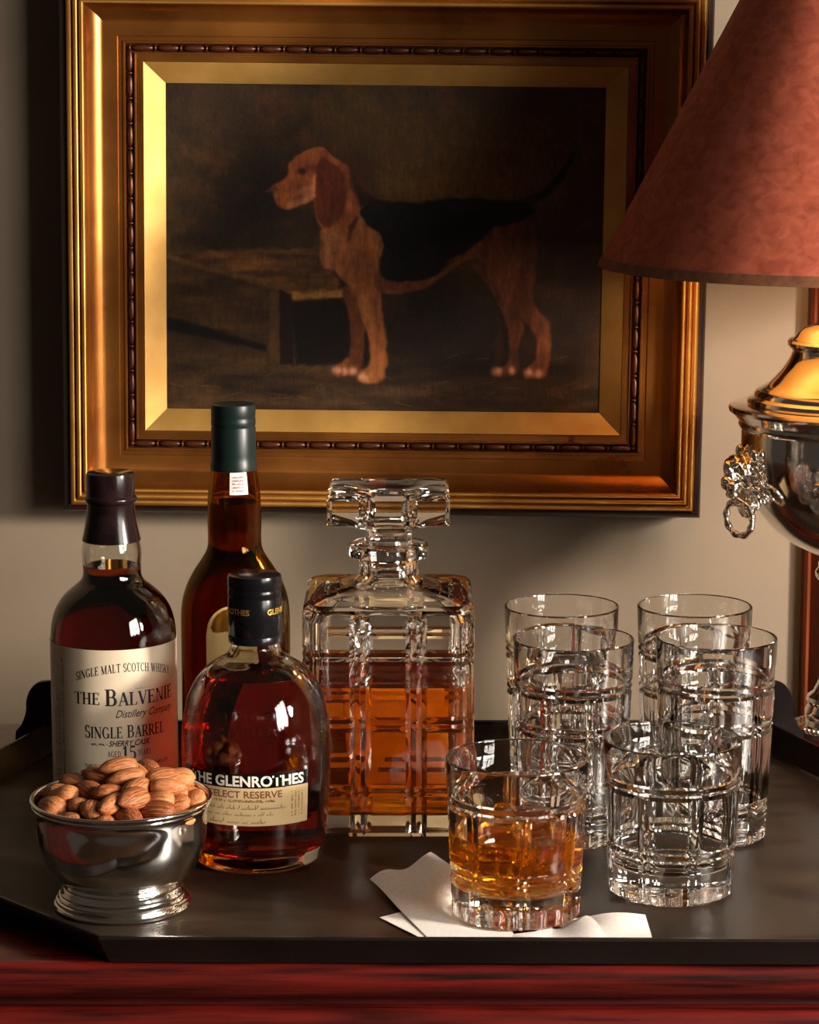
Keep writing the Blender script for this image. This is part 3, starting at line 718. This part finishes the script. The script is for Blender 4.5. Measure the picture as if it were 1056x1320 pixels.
for x, y, rz, lb_ in ((.1174, 2.05, 10, 'tall cut-crystal highball glass in the back row, nearer the decanter'),
                      (.2200, 2.05, 40, 'tall cut-crystal highball glass in the back row, nearer the lamp'),
                      (.1196, 1.934, 0, 'tall cut-crystal highball glass just behind the poured whisky tumbler'),
                      (.2245, 1.939, 25, 'tall cut-crystal highball glass just behind the empty tumbler')):
    g = link('highball_glass', hb_me, None, (x, y, 0), (0, 0, R(rz))); tag(g, lb_, 'glass', 'tall highball glasses on the tray')
g = link('tumbler', tm_me, None, (.1805, 1.807, 0), (0, 0, 0)); tag(g, 'empty short cut-crystal tumbler standing on the bare tray', 'glass')
wt = empty('tumbler', (.0715, 1.752, .0016), R(-12)); tag(wt, 'short cut-crystal tumbler of amber whisky standing on the napkin', 'glass')
link('glass_body', tm_me, wt)
lev = .058
prw = [(r + .0003, z) for r, z in tm_in if z <= lev][::-1]; prw[0] = (prw[0][0], prw[0][1] - .0003); prw.append((np.interp(lev, [p[1] for p in tm_in[::-1]], [p[0] for p in tm_in[::-1]]) + .0003, lev))
obj('whisky', *lathe(prw, 72), M['whisky_pour'], wt)['label'] = 'amber whisky filling half the tumbler'
def ice(name, loc, rot, s, label):
    bm = bmesh.new(); bmesh.ops.create_cube(bm, size=s)
    bmesh.ops.bevel(bm, geom=bm.edges[:] + bm.verts[:], offset=s * .18, segments=3, affect='EDGES')
    rg = random.Random(int(s * 1e5))
    for v in bm.verts: v.co *= 1 + rg.uniform(-.04, .04)
    me = bpy.data.meshes.new(name); bm.to_mesh(me); bm.free(); me.polygons.foreach_set('use_smooth', [True] * len(me.polygons)); me.materials.append(M['ice'])
    return tag(link(name, me, None, loc, rot), label, 'ice', 'ice in the whisky tumbler')
ice('ice_cube', (.083, 1.758, .050), (.3, .5, .4), .026, 'larger clear ice cube floating in the amber whisky')
ice('ice_cube', (.062, 1.768, .058), (.7, .2, 1.0), .020, 'smaller clear ice cube breaking the surface of the amber whisky')

# ---- square decanter
def sq_samples(extra, nc=6):
    """(face, s) and corner samples round a square; s in metres along the face"""
    out = []
    for k in range(4):
        for s in extra: out.append(('f', k, s))
        for i in range(nc): out.append(('c', k, (i + .5) / nc))
    return out
def sq_point(smp, a, rc):
    kind, k, s = smp; lim = a - rc
    if kind == 'f':
        p = Vector((max(-lim, min(lim, s)), -a)); nrm = Vector((0, -1))
    else:
        an = -PI / 2 + s * PI / 2; nrm = Vector((math.cos(an), math.sin(an))); p = Vector((lim, -lim)) + nrm * rc
    Rm = Matrix.Rotation(k * PI / 2, 2)
    return Rm @ p, Rm @ nrm
def sq_row(samples, a, rc, z, dfn=None, round_w=0.0, r=0.0):
    row = []
    for smp in samples:
        p, nrm = sq_point(smp, a, rc)
        if dfn: p = p - nrm * dfn(smp, z)
        if round_w > 0:
            q = p.normalized() * r; p = p * (1 - round_w) + q * round_w
        row.append((p.x, p.y, z))
    return row
dec = empty('decanter', (-.0155, 1.992, 0)); tag(dec, 'square cut-crystal decanter two-thirds full of amber whisky', 'decanter')
A_, RC = .0635, .013
vcols = [-.0245, -.0165, .0165, .0245]; hrows = [.136 + .0032, .136 - .0032, .0860 + .0032, .0860 - .0032, .0345 + .0032, .0345 - .0032]
gw, gd = .0058, .0013
vw = .0076
ex = sorted({round(c0 + q * vw / 2, 6) for c0 in vcols for q in (-1, -.5, 0, .5, 1)} | {-(A_ - RC), A_ - RC, 0, -.008, .008, -.038, .038})
smp = sq_samples(ex)
def ddepth(s, z, top=.1745):
    d = 0
    if .004 < z < .168:
        for h in hrows: d = max(d, gd * (1 - abs(z - h) / (gw / 2)))
        if s[0] == 'f':
            fade = min(1, (.170 - z) / .006)
            for c0 in vcols: d = max(d, .0026 * fade * (1 - abs(s[2] - c0) / (vw / 2)))
    return max(0, d)
zs = {.004, .010, .060, .110, .150, .160, .166}
for h in hrows:
    for q in (-.5, -.25, 0, .25, .5): zs.add(round(h + q * gw, 6))
rows = [sq_row(smp, A_ * .6, RC * .6, .0008), sq_row(smp, A_ - .006, RC - .002, 0), sq_row(smp, A_ - .002, RC, .0008)]
rows += [sq_row(smp, A_ - .0005 * (z / .17), RC, z, ddepth) for z in sorted(zs)]
rows += [sq_row(smp, A_ - .0012, RC, .1705), sq_row(smp, A_ - .0040, RC, .1735), sq_row(smp, A_ - .009, RC, .1752)]
for wq, r, aa, z in ((.12, .044, .050, .1764), (.35, .038, .045, .1775), (.65, .0315, .038, .1795), (.9, .0258, .03, .1828), (1, .0228, .02, .1870), (1, .0218, .02, .1915), (1, .0222, .02, .1955), (1, .0240, .02, .1978), (1, .0285, .02, .1990), (1, .0304, .02, .2010), (1, .0308, .02, .2045), (1, .0304, .02, .2080), (1, .0290, .02, .2096), (1, .0215, .02, .2100), (1, .0160, .02, .2092), (1, .0148, .02, .2070)):
    rows.append(sq_row(smp, aa, RC, z, None, wq, r))
inner = [(1, .0146, .02, .188), (.95, .0155, .018, .183), (.75, .020, .026, .1765), (.45, .030, .038, .1722), (.15, .040, .0475, .1690), (0, .04, .0530, .1655), (0, .04, .0546, .160), (0, .04, .0548, .120), (0, .04, .0546, .06), (0, .04, .0542, .022), (0, .04, .0525, .0175), (0, .04, .0490, .0150), (0, .04, .030, .0146)]
for wq, r, aa, z in inner: rows.append(sq_row(smp, aa, min(.010, aa * .4), z, None, wq, r))
V, F = grid_rows(rows)
obj('glass_body', V, F, M['crystal'], dec, sharp=18)
lr = [(aa, z) for wq, r, aa, z in inner if z < .112][::-1]; g_ = .0003
rows = [sq_row(smp, aa + g_, min(.010, aa * .4), z - (g_ if i < 2 else 0)) for i, (aa, z) in enumerate(lr)] + [sq_row(smp, .0548 + g_, .010, .112)]
V, F = grid_rows(rows); obj('whisky', V, F, M['whisky'], dec, sharp=30)['label'] = 'amber whisky in the decanter'
# gold reflector card added out of view behind the decanter to brighten its whisky
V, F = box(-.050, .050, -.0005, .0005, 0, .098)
M['reflector_card'] = noise_col(mat('reflector_card', rough=.5), lin((252, 230, 176)), lin((255, 238, 190)), nscale=20)
tag(obj('reflector_card', V, F, M['reflector_card'], None, (-.006, 2.128, .0003), (R(-8), 0, R(36)), smooth=False), 'gold reflector card added behind the decanter to brighten its whisky', 'card')
# stopper: notched square block on a turned stem
SA = .0450
sv = [-.0155, .0155]; sgw, sgd = .0115, .0072
ex2 = sorted({round(c0 + q * sgw / 2, 6) for c0 in sv for q in (-1, -.55, -.45, 0, .45, .55, 1)} | {-(SA - .003), SA - .003, 0})
smp2 = sq_samples(ex2, 3)
def sdepth(s, z):
    if s[0] != 'f': return 0
    d = 0
    for c0 in sv:
        u = abs(s[2] - c0) / (sgw / 2)
        if u < 1: d = sgd * (1 - u) if u > .45 else sgd * .55 * (1 - .8 * (.45 - u) / .45) + 0
    return d
rows = [sq_row(smp2, .02, .006, .1935, None, 1, .0120), sq_row(smp2, .02, .006, .1930, None, 1, .0128), sq_row(smp2, .02, .006, .2080, None, 1, .0143), sq_row(smp2, .02, .006, .2103, None, 1, .0180), sq_row(smp2, .02, .006, .2150, None, 1, .0172), sq_row(smp2, .02, .006, .2195, None, 1, .0172), sq_row(smp2, .024, .006, .2225, None, .6, .0205), sq_row(smp2, .031, .003, .2265, None, .2, .028), sq_row(smp2, SA - .0035, .003, .2290, sdepth), sq_row(smp2, SA, .003, .2300, sdepth), sq_row(smp2, SA, .003, .2485, sdepth), sq_row(smp2, SA - .003, .003, .2518, sdepth), sq_row(smp2, SA - .012, .003, .2524)]
V, F = grid_rows(rows); obj('stopper', V, F, M['crystal'], dec, sharp=18)['label'] = 'notched square crystal stopper'

# ================================================================== silver bowl of almonds
bowl = empty('nut_bowl', (-.195, 1.775, 0)); tag(bowl, 'footed polished silver bowl heaped with almonds', 'bowl')
body = smooth_prof([(.0330, .0165), (.0405, .0185), (.0470, .0240), (.0532, .0330), (.0568, .0440), (.0578, .0560), (.0580, .0660), (.0588, .0695)], 5)
rimp = [(.0600, .0705), (.0606, .0715), (.0602, .0724), (.0606, .0732), (.0614, .0741), (.0616, .0752), (.0610, .0761), (.0599, .0764), (.0588, .0757), (.0578, .0742)]
inb = [(r - .0018, z + .0008) for r, z in body[::-1]]
obj('bowl_body', *lathe([(.010, .0160)] + body + inb + [(.010, .0172)], 96), M['silver'], bowl, sharp=40)
obj('rim', *lathe([(.0586, .0690)] + rimp + [(.0566, .0720), (.0564, .0690), (.0586, .0690)], 96, False, False), M['silver'], bowl, sharp=50)
foot = [(.020, .0002), (.0455, 0), (.0468, .0008), (.0470, .0020), (.0463, .0032), (.0452, .0038), (.0456, .0046), (.0452, .0060), (.0440, .0067), (.0442, .0078), (.0432, .0092), (.0424, .0096), (.0424, .0108), (.0414, .0122), (.0410, .0136), (.0400, .0148), (.0402, .0160), (.0395, .0178), (.0385, .0186), (.020, .0180)]
obj('foot', *lathe(foot, 96), M['silver'], bowl, sharp=25)

def almond_mesh():
    rows = []
    for i in range(13):
        t = i / 12; u = -1 + 2 * t
        w_ = math.sqrt(max(0, 1 - abs(u) ** 2.1)) * (1.0 - .22 * u) * (1 if u < .5 else 1 - .25 * (u - .5) / .5)
        rows.append([(.0137 * u, .0082 * max(w_, .04) * math.cos(a) * (1 + .03 * math.cos(9 * a + 2 * u)), .0060 * max(w_, .04) * math.sin(a) * (1 + .03 * math.sin(7 * a))) for a in (2 * PI * j / 18 for j in range(18))])
    m = mat('almond_skin', rough=.55, spec=.35); nt = m.node_tree; b = nt.nodes['Principled BSDF']
    tc = nt.nodes.new('ShaderNodeTexCoord'); mp = nt.nodes.new('ShaderNodeMapping'); mp.inputs['Scale'].default_value = (60, 900, 900)
    nz = nt.nodes.new('ShaderNodeTexNoise'); nz.inputs['Scale'].default_value = 1.0; nz.inputs['Detail'].default_value = 5
    oi = nt.nodes.new('ShaderNodeObjectInfo'); ad = nt.nodes.new('ShaderNodeMath'); ad.operation = 'MULTIPLY_ADD'; ad.inputs[1].default_value = .35; ad.inputs[2].default_value = -.17
    ad2 = nt.nodes.new('ShaderNodeMath'); ad2.operation = 'ADD'
    crm = nt.nodes.new('ShaderNodeValToRGB'); crm.color_ramp.elements[0].position = .3; crm.color_ramp.elements[1].position = .75
    crm.color_ramp.elements[0].color = (*lin((118, 54, 24)), 1); crm.color_ramp.elements[1].color = (*lin((206, 136, 84)), 1)
    bp = nt.nodes.new('ShaderNodeBump'); bp.inputs['Strength'].default_value = .6; bp.inputs['Distance'].default_value = .0007
    Lk = nt.links.new; Lk(tc.outputs['Object'], mp.inputs[0]); Lk(mp.outputs[0], nz.inputs['Vector']); Lk(oi.outputs['Random'], ad.inputs[0]); Lk(nz.outputs['Fac'], ad2.inputs[0]); Lk(ad.outputs[0], ad2.inputs[1])
    Lk(ad2.outputs[0], crm.inputs[0]); Lk(crm.outputs[0], b.inputs['Base Color']); Lk(nz.outputs['Fac'], bp.inputs['Height']); Lk(bp.outputs[0], b.inputs['Normal'])
    V, F = grid_rows(rows)
    return mesh('almond', V, F, m, sharp=80)
def settle(n, seed):
    """drop n almonds (three balls each) into the bowl and let them settle"""
    rg = np.random.default_rng(seed)
    zin = np.array([p[1] for p in inb[::-1]]); rin = np.array([p[0] for p in inb[::-1]])
    ctr = np.stack([rg.uniform(-.03, .03, n), rg.uniform(-.03, .03, n), np.linspace(.05, .050 + n * .0013, n)], -1)
    d = rg.normal(size=(n, 3)); d[:, 2] *= .15; d /= np.linalg.norm(d, axis=1)[:, None]
    off = np.array([-.0082, 0, .0079]); rad = np.tile([.0054, .0066, .0050], n)
    P = (ctr[:, None, :] + d[:, None, :] * off[None, :, None]).reshape(-1, 3); own = np.repeat(np.arange(n), 3); old = P.copy()
    same = own[:, None] == own[None, :]; RS = rad[:, None] + rad[None, :]
    for it in range(360):
        vel = (P - old) * .90; old = P.copy(); P = P + vel; P[:, 2] -= .00012
        for sub in range(2):
            D = P[:, None] - P[None]; L = np.linalg.norm(D, axis=2) + 1e-9; pen = np.where(same, 0, np.clip(RS - L, 0, .004))
            P = P + (D / L[..., None] * pen[..., None]).sum(1) * .35
            rr = np.hypot(P[:, 0], P[:, 1]) + 1e-9; lim = np.interp(P[:, 2], zin, rin) - rad
            lim = np.where(P[:, 2] > .0765, .0575 - rad * .6 - (P[:, 2] - .0765) * 1.1, lim)
            k = np.where(rr > lim, lim / rr, 1); P[:, 0] *= k; P[:, 1] *= k
            P[:, 2] = np.maximum(P[:, 2], .040 + rad)
            Q = P.reshape(n, 3, 3); c = Q.mean(1); ax = Q[:, 2] - Q[:, 0]; ax /= np.linalg.norm(ax, axis=1)[:, None] + 1e-9
            ax[:, 2] *= .985; ax /= np.linalg.norm(ax, axis=1)[:, None]; P = (c[:, None] + ax[:, None] * (off - off.mean())[None, :, None]).reshape(-1, 3)
    Q = P.reshape(n, 3, 3)
    return Q[:, 1], (Q[:, 2] - Q[:, 0])
N_ALM = 138
cs, axs = settle(N_ALM, 4)
al = almond_mesh(); rg = random.Random(8)
for c0, ax in zip(cs, axs):
    if c0[2] < .058: continue                            # buried deep: nothing of these shows
    q = Vector(ax).to_track_quat('X', 'Z').to_euler()
    m_ = Matrix.Rotation(rg.uniform(-.7, .7), 4, 'X'); e = (q.to_matrix().to_4x4() @ m_).to_euler()
    o = link('almond', al, None, (c0[0] - .195, c0[1] + 1.775, c0[2]), e); s = rg.uniform(.94, 1.08); o.scale = (s, s, s * rg.uniform(.95, 1.15))
    tag(o, 'brown whole almond heaped in the silver bowl', 'almond', 'almonds heaped in the silver bowl')

# ================================================================== napkin
def sheet(fn, nu=24, nv=24, th=.0006):
    top_ = [[fn(i / nu, j / nv) for j in range(nv + 1)] for i in range(nu + 1)]
    V = [p for r in top_ for p in r]; n = len(V); V += [(x, y, z - th) for x, y, z in V]; F = []; w_ = nv + 1
    for i in range(nu):
        for j in range(nv):
            q = (i * w_ + j, i * w_ + j + 1, (i + 1) * w_ + j + 1, (i + 1) * w_ + j); F += [q, tuple(k + n for k in q[::-1])]
    bd = [(0, j) for j in range(nv)] + [(i, nv) for i in range(nu)] + [(nu, nv - j) for j in range(nv)] + [(nu - i, 0) for i in range(nu)]
    ids = [i * w_ + j for i, j in bd]
    for k in range(len(ids)):
        a, b = ids[k], ids[(k + 1) % len(ids)]; F.append((a, b, b + n, a + n))
    return V, F
def bil(A, B, C, D, bulge=None):
    A, B, C, D = map(Vector, (A, B, C, D))
    def fn(u, v):
        p = (A * (1 - u) + B * u) * (1 - v) + (D * (1 - u) + C * u) * v
        z = max(.0008, p.z + (bulge(u, v) if bulge else 0)); k = (math.hypot(p.x - .0715, p.y - 1.752) - .046) / .02
        return (p.x, p.y, min(z, .0013 + max(0, k) * .03))
    return fn
s1 = sheet(bil((-.0275, 1.8180, .004), (.0150, 1.8340, .016), (.105, 1.715, .0011), (.018, 1.682, .0009), lambda u, v: .0060 * math.sin(PI * u) * math.sin(PI * min(1, v * 1.4)) * (1 - v) + .0026 * math.sin(8 * u + 6 * v) * (1 - v) ** 2 * max(0, 1 - v * 1.6)))
s2 = sheet(bil((-.0200, 1.7430, .0010), (.02, 1.775, .0010), (.07, 1.685, .0008), (.02, 1.682, .0008)), 8, 8, .0005)
s3 = sheet(bil((.060, 1.745, .0010), (.114, 1.7400, .003), (.1300, 1.6860, .002), (.07, 1.683, .0010), lambda u, v: .0060 * max(0, u - .45) / .55 * math.sin(PI * min(1, v * 1.05)) + .0012 * math.sin(9 * u)))
s4 = sheet(bil((.112, 1.7360, .0020), (.1570, 1.7350, .0055), (.1578, 1.6860, .0045), (.112, 1.684, .0010), lambda u, v: .0050 * math.sin(PI * u) * math.sin(PI * min(1, v + .2))), 14, 14)
nv_, nf_ = join(s1, s2, s3, s4)
tag(obj('napkin', nv_, nf_, M['linen'], sharp=60), 'crumpled white cloth cocktail napkin under the poured tumbler', 'napkin')

# ================================================================== table lamp
lamp = empty('table_lamp', (.3600, 2.222, TZ)); tag(lamp, 'silver urn table lamp with lion-mask ring handles and a coral red shade', 'lamp')
LZ = -TZ
def lpart(name, prof, m='silver', seg=96, c0=True, c1=True, sharp=32):
    return obj(name, *lathe([(r, z + LZ) for r, z in prof], seg, c0, c1), M[m], lamp, sharp=sharp)
# square plinth with a bead-and-reel gallery
def plinth(name, a, z0, z1, bev, m):
    rows = [[(sx * q, sy * q, z + LZ) for sx, sy in ((-1, -1), (1, -1), (1, 1), (-1, 1))] for q, z in ((a, z0), (a, z1 - bev), (a - bev, z1))]
    return obj(name, *grid_rows(rows), M[m], lamp, (0, 0, 0), (0, 0, R(45)), smooth=False)
plinth('plinth', .0320, TZ + .0002, .0050, .001, 'silver')
pl = plinth('plinth_moulding', .0345, .0040, .0095, .0012, 'silver_old')
bd_me = mesh('plinth_bead', *lathe([(.0003, -.0019), (.0014, -.0014), (.0019, 0), (.0014, .0014), (.0003, .0019)], 8), M['silver_old'], sharp=80)
for k in range(4):
    for i in range(15):
        p = Matrix.Rotation(k * PI / 2 + R(45), 3, 'Z') @ Vector((-.0325 + .065 * i / 14, -.0338, .0112 + LZ))
        link('plinth_bead', bd_me, lamp, p)
lpart('urn_foot', [(.020, .0093), (.0262, .0095), (.0270, .012), (.0255, .0165), (.0268, .020), (.0272, .0235), (.0255, .0270), (.0245, .029), (.0262, .0325), (.0255, .036), (.0205, .0400), (.0160, .050), (.0130, .070), (.0120, .095), (.0132, .118), (.0175, .134), (.0210, .138), (.0215, .142), (.0190, .146), (.0190, .150), (.012, .153)])
urn = smooth_prof([(.012, .1525), (.024, .1580), (.0440, .1685), (.0600, .1815), (.0735, .1990), (.0818, .2190), (.0850, .2400), (.0852, .2560), (.0852, .2620)], 5) + [(.0868, .2635), (.0880, .2665), (.0876, .2690), (.0900, .2715), (.0925, .2745), (.0958, .2775), (.0962, .2800), (.0950, .2820), (.090, .2830), (.05, .2835)]
lpart('urn_body', urn, 'silver', 96, sharp=28)
lid = [(.050, .2825), (.0800, .2828), (.0812, .2850), (.0800, .2880), (.0778, .2890), (.0755, .2900), (.0752, .2925), (.0735, .2950), (.0705, .2960)] + smooth_prof([(.0690, .2970), (.0640, .3000), (.0580, .3060), (.0520, .3130), (.0470, .3210), (.0448, .3270)], 4) + [(.0450, .3290), (.0475, .3300), (.0488, .3320), (.0490, .3345), (.0475, .3365), (.0445, .3370), (.0430, .3385), (.0390, .3440), (.0350, .3465), (.026, .3490), (.016, .3500)]
lpart('lid', lid, 'silver', 96, sharp=28)
lpart('stem', [(.010, .3495), (.012, .352), (.008, .358), (.007, .400), (.011, .403), (.011, .430), (.016, .434), (.016, .452), (.006, .453)], 'gilt', 32)
bulb = mat('lit_bulb', (1, .9, .7)); bb = bulb.node_tree.nodes['Principled BSDF']; bb.inputs['Emission Color'].default_value = (1.0, .68, .36, 1); bb.inputs['Emission Strength'].default_value = 42
M['bulb'] = bulb
lpart('bulb', smooth_prof([(.009, .452), (.012, .460), (.022, .475), (.028, .490), (.026, .505), (.015, .517), (.003, .521)], 3), 'bulb', 24)
shade_m = mat('coral_parchment_shade', rough=.8, spec=.2)
shade_m = noise_col(shade_m, lin((140, 62, 44)), lin((190, 98, 72)), scale=(1, 1, 1.4), nscale=70, detail=9, lo=.25, hi=.78, bump=.15, dist=.8)
M['shade'] = shade_m
M['shade_in'] = mat('gold_shade_lining', lin((226, 178, 96)), .5, .2)
SZ0, SZ1, SR0, SR1 = .3975, .675, .2050, .0605
sr = lambda z: SR0 + (SR1 - SR0) * (z - SZ0) / (SZ1 - SZ0)
lpart('shade', [(SR0 - .0007, SZ0), (SR0, SZ0)] + [(sr(z), z) for z in np.linspace(SZ0, SZ1, 8)[1:]] + [(SR1 - .0007, SZ1), (SR0 - .0007, SZ0)], 'shade', 128, False, False)
lpart('shade_lining', [(SR0 - .0008, SZ0 + .0003), (SR0 - .0016, SZ0 + .0003), (SR1 - .0016, SZ1 - .0003), (SR1 - .0008, SZ1 - .0003), (SR0 - .0008, SZ0 + .0003)], 'shade_in', 128, False, False)
M['shade_tape'] = noise_col(mat('brown_shade_binding', rough=.8), lin((96, 56, 32)), lin((124, 74, 44)), nscale=120)
lpart('shade_binding', [(SR0 - .0006, SZ0 - .0006), (SR0 + .0008, SZ0 - .0006), (sr(SZ0 + .0075) + .0007, SZ0 + .0075), (sr(SZ0 + .0075) - .0004, SZ0 + .0075), (SR0 - .0006, SZ0 - .0006)], 'shade_tape', 128, False, False)
for a in (90, 210, 330):
    c_, s_ = math.cos(R(a)), math.sin(R(a)); V, F = [], []
    p0 = Vector((.010 * c_, .010 * s_, .445 + LZ)); p1 = Vector(((SR1 - .003) * c_, (SR1 - .003) * s_, SZ1 - .004 + LZ)); dv = (p1 - p0).normalized(); u_ = dv.orthogonal().normalized(); v_ = dv.cross(u_)
    rows = [[tuple(p + (u_ * math.cos(b) + v_ * math.sin(b)) * .0014) for b in (2 * PI * j / 8 for j in range(8))] for p in (p0, p1)]
    obj('shade_arm', *grid_rows(rows), M['gilt'], lamp)

# lion mask: many soft lumps fused into one skin
def fused(name, lumps, m, parent, loc, rot, voxel=.0009, smooth_it=2, xs=1.0):
    bm = bmesh.new()
    for (cx, cy_, cz), (rx, ry, rz), ro in lumps:
        cx *= xs; rx *= xs
        mtx = Matrix.Translation((cx, cy_, cz)) @ Euler(ro).to_matrix().to_4x4() @ Matrix.Diagonal((rx, ry, rz, 1))
        bmesh.ops.create_icosphere(bm, subdivisions=2, radius=1, matrix=mtx)
    me = bpy.data.meshes.new(name); bm.to_mesh(me); bm.free()
    t = bpy.data.objects.new('t', me); COL.objects.link(t)
    md = t.modifiers.new('r', 'REMESH'); md.mode = 'VOXEL'; md.voxel_size = voxel; md.use_smooth_shade = True
    sm_ = t.modifiers.new('s', 'SMOOTH'); sm_.iterations = smooth_it
    bpy.context.view_layer.update()
    m2 = bpy.data.meshes.new_from_object(t.evaluated_get(bpy.context.evaluated_depsgraph_get()))
    bpy.data.objects.remove(t); m2.name = name; m2.materials.clear(); m2.materials.append(M[m]); m2.polygons.foreach_set('use_smooth', [True] * len(m2.polygons))
    return link(name, m2, parent, loc, rot)
# local frame: +x looks out from the urn, z up
L0 = (0, 0, 0)
lion = [((.002, 0, 0), (.010, .017, .022), L0), ((.010, 0, .003), (.010, .013, .016), L0), ((.018, 0, .012), (.007, .011, .006), (0, .4, 0)),
        ((.024, 0, .004), (.0065, .0046, .010), (0, .35, 0)), ((.029, 0, -.003), (.0045, .0052, .0036), L0),
        ((.022, 0, -.015), (.007, .0065, .004), L0), ((.018, 0, -.021), (.006, .0055, .005), L0)]
for s in (-1, 1):
    lion += [((.024, s * .0052, -.0075), (.0072, .0056, .0054), L0), ((.020, s * .0075, .0105), (.0055, .0052, .0030), (s * .4, 0, 0)), ((.0155, s * .010, .0045), (.005, .0044, .0048), L0),
             ((.0195, s * .0066, .0050), (.0030, .0026, .0022), L0), ((.006, s * .0145, .0175), (.0042, .0045, .006), (0, 0, 0))]
rgl = random.Random(3)
for i in range(46):
    a = 2 * PI * i / 46 * 2; lay = i // 23
    rr = .0165 + .004 * lay + rgl.uniform(-.001, .001)
    lion.append(((.004 - .004 * lay + rgl.uniform(-.001, .002), rr * math.sin(a + lay * .13) * .92, rr * math.cos(a + lay * .13) * 1.12 - .002), (.0036, .0022, .0058), (-(a + lay * .13) + rgl.uniform(-.3, .3), rgl.uniform(-.2, .2), 0)))
for i in range(9):
    lion.append(((.007 + rgl.uniform(-.002, .004), (i - 4) * .0028, -.026 - .004 * math.cos((i - 4) * .35)), (.003, .0018, .0065), (rgl.uniform(-.15, .15), 0, 0)))
rr = .0815; first = None
for az in (R(197), R(17)):
    loc = (rr * math.cos(az), rr * math.sin(az), .2285 + LZ)
    if first is None:
        h = first = fused('lion_mask', lion, 'silver_old', lamp, loc, (0, R(3), az), .0008, 1, .86)
        rme = mesh('ring_handle', *torus(.0145, .0026, 56, 12, lambda a: .22 * math.sin(a * 9)), M['silver_old'], sharp=60)
    else:
        h = link('lion_mask', first.data, lamp, loc, (0, R(3), az))
    link('ring_handle', rme, h, (.0190, .012, -.0330), (R(90), 0, R(112)))
# cast leaf-and-flower crest on the front of the urn
crest = [((.001, 0, 0), (.004, .007, .020), L0), ((.004, 0, .012), (.004, .004, .006), L0), ((.004, 0, -.006), (.005, .006, .006), L0), ((.003, 0, .024), (.003, .003, .006), L0)]
for s in (-1, 1):
    for k in range(7):
        t = k / 6; a = s * (.5 + 1.5 * t)
        crest.append(((.002 + .001 * (k % 2), s * (.006 + .016 * math.sin(t * 1.9)), -.018 + .020 * t), (.0026, .0024, .0060), (a, 0, 0)))
        crest.append(((.002, s * (.003 + .012 * math.sin(t * 1.9)), -.024 + .018 * t), (.0024, .0022, .0045), (a + .6 * s, 0, 0)))
az = R(263); fused('crest', crest, 'silver_old', lamp, (.0805 * math.cos(az), .0805 * math.sin(az), .2250 + LZ), (0, R(8), az), .0008, 1)

print('objects', len(bpy.data.objects), 'tris', sum(len(o.data.loop_triangles) or len(o.data.polygons) * 2 for o in bpy.data.objects if o.type == 'MESH'))
